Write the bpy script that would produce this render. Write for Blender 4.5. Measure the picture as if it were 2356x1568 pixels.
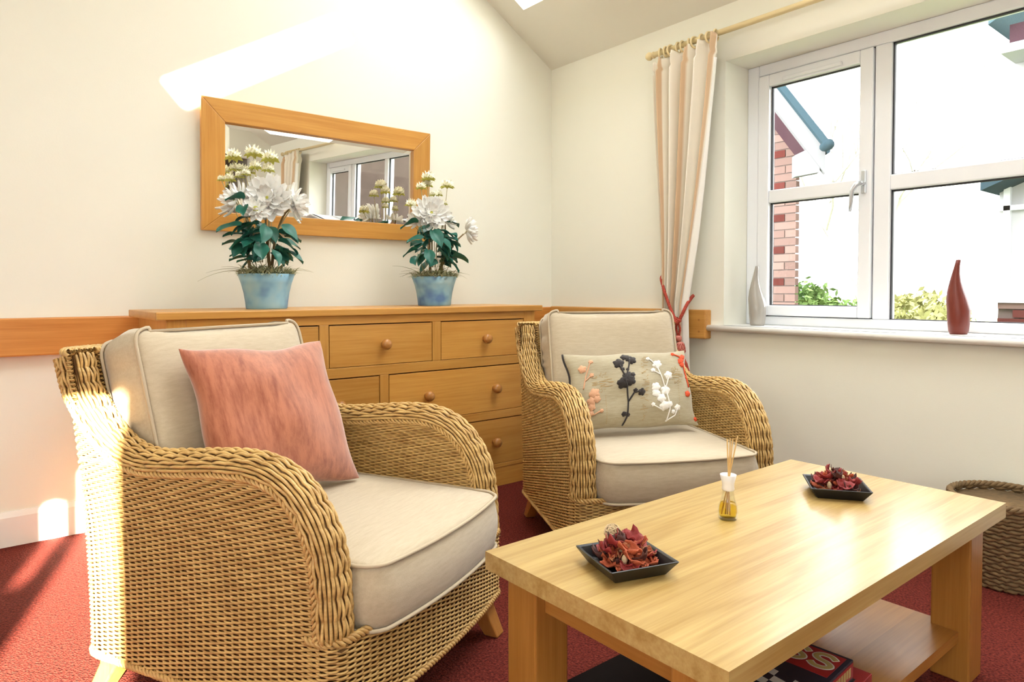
import bpy, bmesh, math, random
import numpy as np
from mathutils import Vector, Matrix, Euler

for o in list(bpy.data.objects):
    bpy.data.objects.remove(o, do_unlink=True)
scene = bpy.context.scene
COL = scene.collection
PI = math.pi
R = math.radians

# ------------------------------------------------------------------ camera
W_PX, H_PX = 2356, 1568
CAM = Vector((-3.0077, -3.3129, 1.0))
yaw, pitch, roll = 0.679211, -0.0298777, -0.0014424
fw = Vector((math.sin(yaw)*math.cos(pitch), math.cos(yaw)*math.cos(pitch), math.sin(pitch)))
rt = Vector((math.cos(yaw), -math.sin(yaw), 0)); up = rt.cross(fw)
rt2 = math.cos(roll)*rt + math.sin(roll)*up
up2 = -math.sin(roll)*rt + math.cos(roll)*up
cd = bpy.data.cameras.new('camera'); cam = bpy.data.objects.new('camera', cd); COL.objects.link(cam)
cam.matrix_world = Matrix(((rt2.x, up2.x, -fw.x, CAM.x), (rt2.y, up2.y, -fw.y, CAM.y), (rt2.z, up2.z, -fw.z, CAM.z), (0, 0, 0, 1)))
cd.sensor_width = 36.0; cd.lens = 36.0*1565.564/W_PX
cd.shift_y = -(H_PX/2-716.03)/W_PX
cd.clip_start = 0.05; cd.clip_end = 200
scene.camera = cam

# ------------------------------------------------------------------ light
SKY = 3.2
SUN_DIR = Vector((.300, .950, -.340)).normalized()
wd = bpy.data.worlds.new('world'); scene.world = wd; wd.use_nodes = True
bgn = wd.node_tree.nodes['Background']; bgn.inputs[0].default_value = (.985, .99, 1.0, 1); bgn.inputs[1].default_value = SKY
sd = bpy.data.lights.new('sun', 'SUN'); sd.energy = 30; sd.angle = R(.6); sd.color = (1, .91, .74)
sun = bpy.data.objects.new('sun', sd); COL.objects.link(sun); sun.location = (-6, -12, 8)
sun.rotation_euler = SUN_DIR.to_track_quat('-Z', 'Y').to_euler()
vs = scene.view_settings
vs.view_transform = 'Standard'; vs.look = 'None'; vs.gamma = 1; vs.use_curve_mapping = False
vs.exposure = 1.74
def portal(loc, direction, sx, sy):
    l = bpy.data.lights.new('portal', 'AREA'); l.shape = 'RECTANGLE'; l.size = sx; l.size_y = sy
    l.cycles.is_portal = True
    o = bpy.data.objects.new('portal', l); COL.objects.link(o); o.location = loc
    o.rotation_euler = Vector(direction).to_track_quat('-Z', 'Y').to_euler()

# ------------------------------------------------------------------ materials
def nodes(name):
    m = bpy.data.materials.new(name); m.use_nodes = True
    nt = m.node_tree; return m, nt, nt.nodes['Principled BSDF']
def plain(name, col, rough=.6, bump=0, bscale=60, var=0, vscale=8, spec=.5, metal=0, sheen=0, coat=0):
    m, nt, b = nodes(name)
    b.inputs['Base Color'].default_value = (*col, 1); b.inputs['Roughness'].default_value = rough
    b.inputs['Specular IOR Level'].default_value = spec; b.inputs['Metallic'].default_value = metal
    if sheen: b.inputs['Sheen Weight'].default_value = sheen
    if coat: b.inputs['Coat Weight'].default_value = coat; b.inputs['Coat Roughness'].default_value = .08
    tc = nt.nodes.new('ShaderNodeTexCoord')
    if var:
        n = nt.nodes.new('ShaderNodeTexNoise'); n.inputs['Scale'].default_value = vscale; n.inputs['Detail'].default_value = 4
        nt.links.new(tc.outputs['Object'], n.inputs['Vector'])
        mx = nt.nodes.new('ShaderNodeMix'); mx.data_type = 'RGBA'
        mx.inputs[6].default_value = (*[c*(1-var) for c in col], 1); mx.inputs[7].default_value = (*[min(1, c*(1+var)) for c in col], 1)
        nt.links.new(n.outputs['Fac'], mx.inputs[0]); nt.links.new(mx.outputs[2], b.inputs['Base Color'])
    if bump:
        n2 = nt.nodes.new('ShaderNodeTexNoise'); n2.inputs['Scale'].default_value = bscale; n2.inputs['Detail'].default_value = 3
        nt.links.new(tc.outputs['Object'], n2.inputs['Vector'])
        bp = nt.nodes.new('ShaderNodeBump'); bp.inputs['Strength'].default_value = bump; bp.inputs['Distance'].default_value = .004
        nt.links.new(n2.outputs['Fac'], bp.inputs['Height']); nt.links.new(bp.outputs['Normal'], b.inputs['Normal'])
    return m
def wood(name, c1, c2, axis='x', rough=.35, scale=1.0, coat=0, rnd=.12, ring=2.2, rc=.28):
    """oak: long noise streaks along one axis plus cathedral rings"""
    m, nt, b = nodes(name); N = nt.nodes; L = nt.links
    tc = N.new('ShaderNodeTexCoord'); oi = N.new('ShaderNodeObjectInfo')
    ad = N.new('ShaderNodeVectorMath'); ad.operation = 'MULTIPLY_ADD'
    rv = N.new('ShaderNodeCombineXYZ')
    for i in range(3): L.new(oi.outputs['Random'], rv.inputs[i])
    ad.inputs[1].default_value = (7.3, 5.1, 9.7)
    L.new(rv.outputs[0], ad.inputs[0]); L.new(tc.outputs['Object'], ad.inputs[2])
    def mapped(sl, sc):
        mp = N.new('ShaderNodeMapping'); s = [sc, sc, sc]; s['xyz'.index(axis)] = sl
        mp.inputs['Scale'].default_value = s; L.new(ad.outputs[0], mp.inputs['Vector']); return mp
    fine = N.new('ShaderNodeTexNoise'); fine.inputs['Scale'].default_value = 1; fine.inputs['Detail'].default_value = 6; fine.inputs['Roughness'].default_value = .65
    L.new(mapped(3.5*scale, 110*scale).outputs[0], fine.inputs['Vector'])
    big = N.new('ShaderNodeTexNoise'); big.inputs['Scale'].default_value = 1; big.inputs['Detail'].default_value = 2; big.inputs['Distortion'].default_value = .6
    L.new(mapped(.9*scale, 9*scale).outputs[0], big.inputs['Vector'])
    rg = N.new('ShaderNodeMath'); rg.operation = 'MULTIPLY'; rg.inputs[1].default_value = ring*10; L.new(big.outputs['Fac'], rg.inputs[0])
    sn = N.new('ShaderNodeMath'); sn.operation = 'SINE'; L.new(rg.outputs[0], sn.inputs[0])
    mr = N.new('ShaderNodeMapRange'); mr.inputs[1].default_value = -1; mr.inputs[2].default_value = 1; mr.inputs[3].default_value = .0; mr.inputs[4].default_value = 1; L.new(sn.outputs[0], mr.inputs[0])
    mixf = N.new('ShaderNodeMath'); mixf.operation = 'MULTIPLY_ADD'; mixf.inputs[1].default_value = rc; L.new(mr.outputs[0], mixf.inputs[0])
    f2 = N.new('ShaderNodeMapRange'); f2.inputs[1].default_value = .3; f2.inputs[2].default_value = .72; f2.inputs[3].default_value = 0; f2.inputs[4].default_value = .72; L.new(fine.outputs['Fac'], f2.inputs[0])
    L.new(f2.outputs[0], mixf.inputs[2])
    cr = N.new('ShaderNodeMix'); cr.data_type = 'RGBA'; cr.inputs[6].default_value = (*c1, 1); cr.inputs[7].default_value = (*c2, 1)
    L.new(mixf.outputs[0], cr.inputs[0])
    hs = N.new('ShaderNodeHueSaturation')
    vr = N.new('ShaderNodeMapRange'); vr.inputs[3].default_value = 1-rnd; vr.inputs[4].default_value = 1+rnd; L.new(oi.outputs['Random'], vr.inputs[0])
    L.new(vr.outputs[0], hs.inputs['Value']); L.new(cr.outputs[2], hs.inputs['Color']); L.new(hs.outputs[0], b.inputs['Base Color'])
    b.inputs['Roughness'].default_value = rough
    if coat: b.inputs['Coat Weight'].default_value = coat; b.inputs['Coat Roughness'].default_value = .16; b.inputs['Coat IOR'].default_value = 1.5
    bp = N.new('ShaderNodeBump'); bp.inputs['Strength'].default_value = .10; bp.inputs['Distance'].default_value = .002
    L.new(fine.outputs['Fac'], bp.inputs['Height']); L.new(bp.outputs[0], b.inputs['Normal'])
    return m
OAK1, OAK2 = (.64, .335, .078), (.48, .205, .036)
M = {}
M['wall'] = plain('wall_paint', (.86, .852, .755), .75, bump=.06, bscale=140)
M['ceil'] = plain('ceiling_paint', (.80, .785, .69), .8, bump=.05, bscale=120)
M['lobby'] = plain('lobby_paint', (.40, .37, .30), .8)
M['white'] = plain('white_gloss', (.86, .85, .82), .35)
M['upvc'] = plain('white_upvc', (.84, .865, .91), .28)
M['seal'] = plain('black_seal', (.03, .03, .035), .6)
M['oak_x'] = wood('oak_x', OAK1, OAK2, 'x'); M['oak_y'] = wood('oak_y', OAK1, OAK2, 'y'); M['oak_z'] = wood('oak_z', OAK1, OAK2, 'z')
M['rail_x'] = wood('rail_oak_x_bounce', (.62, .27, .06), (.46, .16, .028), 'x', .4); M['rail_y'] = wood('rail_oak_y', (.66, .34, .085), (.50, .21, .04), 'y', .4)  # mirror-wall rail redder: carpet bounce and shade put into its colour
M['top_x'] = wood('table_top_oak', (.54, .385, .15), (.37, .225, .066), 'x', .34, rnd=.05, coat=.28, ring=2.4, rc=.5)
for a_ in 'xyz': M['tbl_'+a_] = wood('table_oak_shaded_'+a_, (.44, .20, .046), (.32, .125, .022), a_, .3)  # same oak darkened: shade under the tabletop put into the colour
M['top_x'].node_tree.nodes['Principled BSDF'].inputs['Specular IOR Level'].default_value = .32
M['dark'] = plain('gap_shade', (.035, .018, .008), .8)
M['wicker_gap_shade'] = plain('wicker_gap_shade', (.17, .085, .024), .8)  # backing behind the strands, shade of the gaps put into its colour
M['leg'] = wood('chair_leg_wood', (.50, .23, .06), (.38, .15, .03), 'z', .3)
M['black'] = plain('black_glaze', (.006, .006, .007), .35)
M['mirror'] = plain('mirror_glass', (.92, .93, .93), .0, metal=1)
M['chrome'] = plain('chrome', (.62, .66, .70), .3, metal=.6)
M['cream_paint'] = plain('cream_pole', (.78, .64, .36), .4, var=.06)
M['petal'] = plain('white_petal', (.93, .92, .88), .7, var=.03, vscale=30)
M['petal_cream'] = plain('bud_petal', (.90, .87, .68), .7)
M['sepal'] = plain('lime_sepal', (.52, .52, .10), .6)
M['leaf'] = plain('teal_leaf', (.018, .135, .095), .45, var=.45, vscale=22)
M['stem'] = plain('brown_stem', (.20, .13, .05), .7, var=.2)
M['bud_stem'] = plain('pale_stem', (.48, .42, .24), .7)
M['blade'] = plain('grass_blade', (.20, .19, .06), .6, var=.35, vscale=12)
M['moss'] = plain('sage_moss', (.42, .44, .27), .9, var=.3, vscale=30)
M['rope'] = plain('red_rope', (.42, .055, .03), .8, bump=.6, bscale=400, var=.35, vscale=300)
M['tassel'] = plain('terracotta_tassel', (.45, .065, .04), .85, var=.3, vscale=120)
M['bead'] = plain('pink_bead', (.55, .17, .13), .5)
M['vase_grey'] = plain('grey_vase_glaze', (.36, .335, .30), .16)
M['vase_red'] = plain('red_vase', (.17, .024, .013), .42, var=.1)
M['reed'] = plain('diffuser_reed', (.62, .38, .13), .6, var=.15)
M['basket'] = plain('seagrass', (.20, .125, .055), .8, var=.55, vscale=55)
M['skirt_plastic'] = plain('frosted_cap', (.85, .82, .80), .35)
def glass_thin(name, tint=(1, 1, 1)):
    m = bpy.data.materials.new(name); m.use_nodes = True; nt = m.node_tree
    nt.nodes.remove(nt.nodes['Principled BSDF']); out = nt.nodes['Material Output']
    t = nt.nodes.new('ShaderNodeBsdfTransparent'); t.inputs[0].default_value = (*tint, 1)
    g = nt.nodes.new('ShaderNodeBsdfGlossy'); g.inputs['Roughness'].default_value = 0
    lw = nt.nodes.new('ShaderNodeLayerWeight'); lw.inputs['Blend'].default_value = .5
    f = nt.nodes.new('ShaderNodeMath'); f.operation = 'POWER'; f.inputs[1].default_value = 5.0; nt.links.new(lw.outputs['Facing'], f.inputs[0])
    f2 = nt.nodes.new('ShaderNodeMath'); f2.operation = 'MULTIPLY_ADD'; f2.inputs[1].default_value = .6; f2.inputs[2].default_value = .03; nt.links.new(f.outputs[0], f2.inputs[0]); f = f2
    mx = nt.nodes.new('ShaderNodeMixShader')
    nt.links.new(f.outputs[0], mx.inputs[0]); nt.links.new(t.outputs[0], mx.inputs[1]); nt.links.new(g.outputs[0], mx.inputs[2])
    nt.links.new(mx.outputs[0], out.inputs[0]); return m
M['pane'] = glass_thin('window_glass', (.97, .98, .98))
M['bottle'] = glass_thin('bottle_glass', (.97, .98, .97))
M['oil'] = glass_thin('yellow_oil', (.97, .83, .26))
def carpet():
    m, nt, b = nodes('red_loop_carpet'); N = nt.nodes; L = nt.links
    tc = N.new('ShaderNodeTexCoord')
    v = N.new('ShaderNodeTexVoronoi'); v.inputs['Scale'].default_value = 210; L.new(tc.outputs['Object'], v.inputs['Vector'])
    n = N.new('ShaderNodeTexNoise'); n.inputs['Scale'].default_value = 150; n.inputs['Detail'].default_value = 3; L.new(tc.outputs['Object'], n.inputs['Vector'])
    r = N.new('ShaderNodeValToRGB'); e = r.color_ramp.elements
    e[0].position = .32; e[0].color = (.065, .010, .008, 1); e[1].position = .68; e[1].color = (.215, .037, .024, 1)
    L.new(n.outputs['Fac'], r.inputs[0]); L.new(r.outputs[0], b.inputs['Base Color'])
    b.inputs['Roughness'].default_value = .95; b.inputs['Specular IOR Level'].default_value = .1; b.inputs['Sheen Weight'].default_value = .0
    bp = N.new('ShaderNodeBump'); bp.inputs['Strength'].default_value = .9; bp.inputs['Distance'].default_value = .004
    L.new(v.outputs['Distance'], bp.inputs['Height']); L.new(bp.outputs[0], b.inputs['Normal']); return m
M['carpet'] = carpet()
def wicker():
    m, nt, b = nodes('wicker_strand'); N = nt.nodes; L = nt.links
    tc = N.new('ShaderNodeTexCoord')
    n = N.new('ShaderNodeTexNoise'); n.inputs['Scale'].default_value = 26; n.inputs['Detail'].default_value = 5; n.inputs['Roughness'].default_value = .7
    mp = N.new('ShaderNodeMapping'); mp.inputs['Scale'].default_value = (.5, .5, 2.6)
    L.new(tc.outputs['Object'], mp.inputs[0]); L.new(mp.outputs[0], n.inputs['Vector'])
    r = N.new('ShaderNodeValToRGB'); e = r.color_ramp.elements
    e[0].position = .28; e[0].color = (.40, .22, .062, 1); e[1].position = .70; e[1].color = (.74, .50, .19, 1)
    L.new(n.outputs['Fac'], r.inputs[0]); L.new(r.outputs[0], b.inputs['Base Color'])
    b.inputs['Roughness'].default_value = .42; return m
M['wicker'] = wicker()
def fabric(name, col, col2, scale=(300, 300, 300), nscale=1.0, rough=.9, sheen=.3, stretch=None, bump=.25, lo=.35, hi=.65):
    m, nt, b = nodes(name); N = nt.nodes; L = nt.links
    tc = N.new('ShaderNodeTexCoord'); mp = N.new('ShaderNodeMapping'); mp.inputs['Scale'].default_value = stretch or (60, 60, 60)
    L.new(tc.outputs['Object'], mp.inputs[0])
    n = N.new('ShaderNodeTexNoise'); n.inputs['Scale'].default_value = nscale; n.inputs['Detail'].default_value = 6; n.inputs['Roughness'].default_value = .7; L.new(mp.outputs[0], n.inputs['Vector'])
    r = N.new('ShaderNodeValToRGB'); e = r.color_ramp.elements
    e[0].position = lo; e[0].color = (*col2, 1); e[1].position = hi; e[1].color = (*col, 1)
    L.new(n.outputs['Fac'], r.inputs[0]); L.new(r.outputs[0], b.inputs['Base Color'])
    w = N.new('ShaderNodeTexNoise'); w.inputs['Scale'].default_value = 420; L.new(tc.outputs['Object'], w.inputs['Vector'])
    bp = N.new('ShaderNodeBump'); bp.inputs['Strength'].default_value = bump; bp.inputs['Distance'].default_value = .0015
    L.new(w.outputs['Fac'], bp.inputs['Height']); L.new(bp.outputs[0], b.inputs['Normal'])
    b.inputs['Roughness'].default_value = rough; b.inputs['Sheen Weight'].default_value = sheen; b.inputs['Specular IOR Level'].default_value = .2
    return m
M['cushion'] = fabric('beige_chenille', (.55, .465, .335), (.48, .395, .275), stretch=(20, 120, 120))
M['piping'] = plain('beige_piping', (.50, .41, .285), .8)
M['velvet'] = fabric('coral_velvet', (.45, .155, .078), (.21, .042, .016), stretch=(55, 10, 55), nscale=1, sheen=.8, rough=.6, lo=.25, hi=.6)
M['linen'] = fabric('natural_linen', (.44, .385, .27), (.36, .31, .205), stretch=(30, 260, 30))
M['emb_black'] = plain('charcoal_velvet', (.020, .014, .012), .9, sheen=.3)
M['emb_white'] = plain('white_chenille', (.86, .82, .76), .9, bump=.6, bscale=500)
M['emb_peach'] = plain('peach_chenille', (.72, .40, .24), .9, bump=.6, bscale=500)
M['emb_red'] = plain('orange_red_velvet', (.65, .075, .020), .8)
M['emb_tan'] = plain('tan_print', (.36, .24, .10), .9)
def curtain_mat():
    m, nt, b = nodes('striped_curtain'); N = nt.nodes; L = nt.links
    uv = N.new('ShaderNodeUVMap'); uv.uv_map = 'UVMap'; sp = N.new('ShaderNodeSeparateXYZ'); L.new(uv.outputs[0], sp.inputs[0])
    ml = N.new('ShaderNodeMath'); ml.operation = 'MULTIPLY'; ml.inputs[1].default_value = 2.5; L.new(sp.outputs[0], ml.inputs[0])
    fr = N.new('ShaderNodeMath'); fr.operation = 'FRACT'; L.new(ml.outputs[0], fr.inputs[0])
    r = N.new('ShaderNodeValToRGB'); r.color_ramp.interpolation = 'LINEAR'
    els = r.color_ramp.elements
    C1 = (.83, .77, .655, 1); C2 = (.60, .41, .25, 1)
    els[0].position = 0; els[0].color = C1; els[1].position = .27; els[1].color = C1
    for p, c in ((.295, C2), (.455, C2), (.48, C1)):
        e = els.new(p); e.color = c
    L.new(fr.outputs[0], r.inputs[0]); L.new(r.outputs[0], b.inputs['Base Color'])
    b.inputs['Roughness'].default_value = .85; b.inputs['Sheen Weight'].default_value = .2
    tc = N.new('ShaderNodeTexCoord'); w = N.new('ShaderNodeTexNoise'); w.inputs['Scale'].default_value = 300; L.new(tc.outputs['Object'], w.inputs['Vector'])
    bp = N.new('ShaderNodeBump'); bp.inputs['Strength'].default_value = .2; bp.inputs['Distance'].default_value = .001; L.new(w.outputs['Fac'], bp.inputs['Height']); L.new(bp.outputs[0], b.inputs['Normal'])
    return m
M['curtain'] = curtain_mat()
M['lining'] = plain('white_lining', (.84, .82, .77), .9)
def pot_mat():
    m, nt, b = nodes('blue_washed_pot'); N = nt.nodes; L = nt.links
    tc = N.new('ShaderNodeTexCoord'); n = N.new('ShaderNodeTexNoise'); n.inputs['Scale'].default_value = 11; n.inputs['Detail'].default_value = 2
    oi = N.new('ShaderNodeObjectInfo'); ad = N.new('ShaderNodeVectorMath'); L.new(tc.outputs['Object'], ad.inputs[0]); L.new(oi.outputs['Random'], ad.inputs[1]); L.new(ad.outputs[0], n.inputs['Vector'])
    r = N.new('ShaderNodeValToRGB'); e = r.color_ramp.elements
    e[0].position = .30; e[0].color = (.09, .20, .42, 1); e[1].position = .50; e[1].color = (.24, .45, .58, 1)
    e2 = e.new(.72); e2.color = (.36, .52, .56, 1)
    L.new(n.outputs['Fac'], r.inputs[0]); L.new(r.outputs[0], b.inputs['Base Color']); b.inputs['Roughness'].default_value = .5; return m
M['pot'] = pot_mat()
def brick_mat(name, c):
    m, nt, b = nodes(name); N = nt.nodes; L = nt.links
    oi = N.new('ShaderNodeObjectInfo'); r = N.new('ShaderNodeValToRGB'); e = r.color_ramp.elements
    e[0].color = (*[x*.8 for x in c], 1); e[1].color = (*[min(1, x*1.2) for x in c], 1); L.new(oi.outputs['Random'], r.inputs[0]); L.new(r.outputs[0], b.inputs['Base Color'])
    b.inputs['Roughness'].default_value = .9; b.inputs['Specular IOR Level'].default_value = 0; return m
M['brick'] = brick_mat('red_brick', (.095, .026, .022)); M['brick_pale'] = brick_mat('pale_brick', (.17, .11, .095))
M['mortar'] = plain('mortar', (.13, .10, .09), .9, spec=0)
M['wing'] = plain('wing_brick', (.075, .055, .045), .9, spec=0, var=.3, vscale=9)
M['roof'] = plain('slate_roof', (.035, .06, .075), .9, spec=0)
M['soffit'] = plain('soffit_shade', (.06, .032, .04), .9, spec=0)  # shade of the underside put into the soffit colour
M['hedge'] = plain('hedge_leaf', (.15, .24, .075), .8, var=.6, vscale=6, spec=0)
M['hedge_pale'] = plain('shrub_leaf_pale', (.36, .36, .15), .8, var=.6, vscale=6, spec=0)
M['bark'] = plain('pale_bark', (.5, .46, .44), .9, spec=0)
M['lawn'] = plain('lawn', (.13, .17, .06), .95, var=.4, vscale=3)
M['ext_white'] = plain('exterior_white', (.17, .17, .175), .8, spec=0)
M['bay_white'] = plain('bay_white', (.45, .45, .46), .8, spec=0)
M['pp_red'] = plain('dried_red', (.26, .022, .020), .6, var=.5, vscale=60, bump=.5, bscale=90)
M['pp_rust'] = plain('dried_rust', (.42, .085, .030), .7, var=.4, vscale=70, bump=.5, bscale=120)
M['pp_dark'] = plain('dried_dark', (.075, .020, .014), .7, var=.5, vscale=60)
M['pp_cream'] = plain('dried_cream', (.62, .47, .28), .7, var=.15)
M['pp_bark'] = plain('dried_bark', (.36, .13, .055), .8, var=.5, vscale=90, bump=.6, bscale=150)
M['box_red'] = plain('box_red', (.30, .014, .016), .35); M['box_blue'] = plain('box_blue', (.02, .10, .28), .35); M['box_navy'] = plain('box_navy', (.012, .014, .03), .35)
M['box_white'] = plain('box_white', (.62, .60, .56), .4); M['box_black'] = plain('box_black', (.015, .013, .014), .4); M['box_gold'] = plain('box_gold', (.42, .33, .13), .4); M['box_grey'] = plain('box_grey', (.16, .15, .15), .35)
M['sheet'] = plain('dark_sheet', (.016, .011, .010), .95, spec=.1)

# ------------------------------------------------------------------ mesh builder
class MB:
    def __init__(s): s.v = []; s.f = []; s.n = 0; s.uv = None
    def add(s, v, f):
        v = np.asarray(v, float).reshape(-1, 3); b = s.n
        s.v.append(v); s.n += len(v)
        s.f.extend([tuple(i+b for i in q) for q in f]); return s
    def box(s, x0, x1, y0, y1, z0, z1):
        return s.add([(x0, y0, z0), (x1, y0, z0), (x1, y1, z0), (x0, y1, z0), (x0, y0, z1), (x1, y0, z1), (x1, y1, z1), (x0, y1, z1)],
                     [(0, 3, 2, 1), (4, 5, 6, 7), (0, 1, 5, 4), (1, 2, 6, 5), (2, 3, 7, 6), (3, 0, 4, 7)])
    def hexa(s, p):
        return s.add(p, [(0, 3, 2, 1), (4, 5, 6, 7), (0, 1, 5, 4), (1, 2, 6, 5), (2, 3, 7, 6), (3, 0, 4, 7)])
    def prism(s, poly, vec):
        n = len(poly); v = [Vector(p) for p in poly] + [Vector(p)+Vector(vec) for p in poly]
        f = [tuple(range(n))[::-1], tuple(range(n, 2*n))] + [(i, (i+1) % n, n+(i+1) % n, n+i) for i in range(n)]
        return s.add([tuple(a) for a in v], f)
    def tube(s, path, r, sides=6, closed=False, normals=None, flat=1.0, cap=True):
        p = np.asarray(path, float); n = len(p)
        if closed: t = np.roll(p, -1, 0)-np.roll(p, 1, 0)
        else: t = np.gradient(p, axis=0)
        t /= np.linalg.norm(t, axis=1)[:, None]+1e-12
        if normals is None:
            ref = np.array([0, 0, 1.0]) if np.abs(t[:, 2]).mean() < .8 else np.array([1.0, 0, 0])
            nn = ref-(t @ ref)[:, None]*t
            for i in range(1, n):
                q = nn[i-1]-(nn[i-1] @ t[i])*t[i]; l = np.linalg.norm(q)
                nn[i] = q/l if l > 1e-6 else nn[i]
            nn[0] /= np.linalg.norm(nn[0])+1e-12
        else:
            nn = np.asarray(normals, float); nn = nn-(nn*t).sum(1)[:, None]*t; nn /= np.linalg.norm(nn, axis=1)[:, None]+1e-12
        bb = np.cross(t, nn)
        a = np.arange(sides)*2*PI/sides
        rr = np.broadcast_to(np.asarray(r, float), (n,))
        v = p[:, None, :] + rr[:, None, None]*(np.cos(a)[None, :, None]*nn[:, None, :]*flat + np.sin(a)[None, :, None]*bb[:, None, :])
        f = []
        m = n if closed else n-1
        for i in range(m):
            i2 = (i+1) % n
            for j in range(sides):
                j2 = (j+1) % sides
                f.append((i*sides+j, i2*sides+j, i2*sides+j2, i*sides+j2))
        if cap and not closed:
            f.append(tuple(range(sides))); f.append(tuple(range((n-1)*sides, n*sides))[::-1])
        return s.add(v.reshape(-1, 3), f)
    def lathe(s, prof, seg=24, c=(0, 0, 0), off=None, squash=1):
        v = []; n = len(prof)
        for k, (r, z) in enumerate(prof):
            ox, oy = off(z) if off else (0, 0)
            for j in range(seg):
                a = 2*PI*j/seg; v.append((c[0]+ox+r*math.cos(a), c[1]+oy+r*math.sin(a)*squash, c[2]+z))
        f = [(i*seg+j, i*seg+(j+1) % seg, (i+1)*seg+(j+1) % seg, (i+1)*seg+j) for i in range(n-1) for j in range(seg)]
        if prof[0][0] > 1e-6: f.append(tuple(range(seg))[::-1])
        if prof[-1][0] > 1e-6: f.append(tuple(range((n-1)*seg, n*seg)))
        return s.add(v, f)
    def grid(s, fn, nu, nv, closeu=False):
        v = [fn(i/(nu if closeu else nu-1), j/(nv-1)) for j in range(nv) for i in range(nu)]
        f = []
        for j in range(nv-1):
            for i in range(nu if closeu else nu-1):
                i2 = (i+1) % nu
                f.append((j*nu+i, j*nu+i2, (j+1)*nu+i2, (j+1)*nu+i))
        return s.add(v, f)
    def mesh(s, name):
        me = bpy.data.meshes.new(name)
        v = np.concatenate(s.v) if s.v else np.zeros((0, 3))
        me.from_pydata(v.tolist(), [], s.f); me.update(); return me
    def build(s, name, mat, parent=None, smooth=False, bevel=0, fix=True):
        me = s.mesh(name)
        if fix and len(me.polygons) < 60000:
            bm = bmesh.new(); bm.from_mesh(me); bmesh.ops.recalc_face_normals(bm, faces=bm.faces); bm.to_mesh(me); bm.free()
        return link(name, me, mat, parent, smooth, bevel)
def link(name, me, mat, parent=None, smooth=False, bevel=0):
    if mat is not None and not me.materials: me.materials.append(M[mat] if isinstance(mat, str) else mat)
    if smooth:
        me.polygons.foreach_set('use_smooth', [True]*len(me.polygons))
    o = bpy.data.objects.new(name, me); COL.objects.link(o)
    if parent: o.parent = parent
    if bevel:
        b = o.modifiers.new('bevel', 'BEVEL'); b.width = bevel; b.segments = 2; b.limit_method = 'ANGLE'; b.angle_limit = R(40)
    return o
def B(name, mat, c, parent=None, bevel=0): return MB().box(*c).build(name, mat, parent, bevel=bevel)
def thing(name, label, cat, loc=(0, 0, 0), rz=0, group=None):
    o = bpy.data.objects.new(name, None); COL.objects.link(o); o.empty_display_size = .05
    o.location = loc; o.rotation_euler = (0, 0, rz); o['label'] = label; o['category'] = cat
    if group: o['group'] = group
    return o
def tag(o, label, cat, group=None, kind=None):
    o['label'] = label; o['category'] = cat
    if group: o['group'] = group
    if kind: o['kind'] = kind
    return o
def struct(o, label=None):
    o['kind'] = 'structure'
    if label: o['label'] = label
    return o
def stuff(o): o['kind'] = 'stuff'; return o
def sempty(name, label, loc=(0, 0, 0)):
    o = bpy.data.objects.new(name, None); COL.objects.link(o); o.location = loc; o.empty_display_size = .05
    return struct(o, label)

# ------------------------------------------------------------------ room shell
XL, YF = -5.0, -5.3          # left wall, front wall (behind the camera)
EAVE, SL, XR = 2.432, .595, -2.5
RIDGE = EAVE - SL*XR
def zc(x): return EAVE - SL*x if x > XR else RIDGE + SL*(x-XR)
struct(B('floor', 'carpet', (XL-.3, .3, -7.8, .3, -.12, 0)), 'red loop pile carpet')
# gable wall with mirror
m = MB(); top = .45
m.prism([(.3, 0, -.12), (.3, 0, EAVE), (XR, 0, RIDGE+.0), (XL-.3, 0, zc(XL-.3)), (XL-.3, 0, -.12)], (0, .25, 0))
struct(m.build('wall_back', 'wall'), 'cream gable wall with the mirror')
# window wall
WY0, WY1, WZ0, WZ1 = -4.07, -1.30, .825, 2.152
wr = sempty('wall_right', 'cream wall with the wide window')
for nm, c in (('wall_panel', (0, .30, WY1, 0, -.12, EAVE)), ('wall_panel', (0, .30, YF, WY0, -.12, EAVE)), ('wall_panel', (0, .30, WY0, WY1, -.12, WZ0-.03)), ('wall_panel', (0, .30, WY0, WY1, WZ1, EAVE))):
    B(nm, 'wall', c, wr)
# left wall, glazed opening added for fill light
LY0, LY1, LZ0, LZ1 = -4.6, -3.3, 1.10, 2.1
wl = sempty('wall_left', 'cream wall with added fill glazing')
for c in ((XL-.2, XL, YF, LY0, -.12, EAVE), (XL-.2, XL, LY1, 0, -.12, EAVE), (XL-.2, XL, LY0, LY1, -.12, LZ0), (XL-.2, XL, LY0, LY1, LZ1, EAVE)):
    B('wall_panel', 'wall', c, wl)
# front wall: garden side light (sun) and an open archway to a dim lobby
SX0, SX1, SX2, SX3 = -4.46, -4.385, -4.335, -3.94
AX0, AX1, AZ = -2.3, -.25, 2.25
wf = sempty('wall_front', 'cream wall behind the camera')
for c in ((XL-.2, SX0, YF-.1, YF, -.12, 2.43), (SX1, SX2, YF-.1, YF, -.12, 2.43), (SX3, AX0, YF-.1, YF, -.12, 2.43), (AX1, .3, YF-.1, YF, -.12, 2.43),
          (SX0, SX1, YF-.1, YF, -.12, 1.73), (SX0, SX1, YF-.1, YF, 2.06, 2.43), (SX2, SX3, YF-.1, YF, 2.18, 2.43), (AX0, AX1, YF-.1, YF, AZ, 2.43)):
    B('wall_panel', 'wall', c, wf)
m = MB(); m.prism([(.3, YF, 2.43), (XR, YF, RIDGE), (XL-.2, YF, 2.43)], (0, -.1, 0)); m.build('wall_panel', 'wall', wf)
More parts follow.
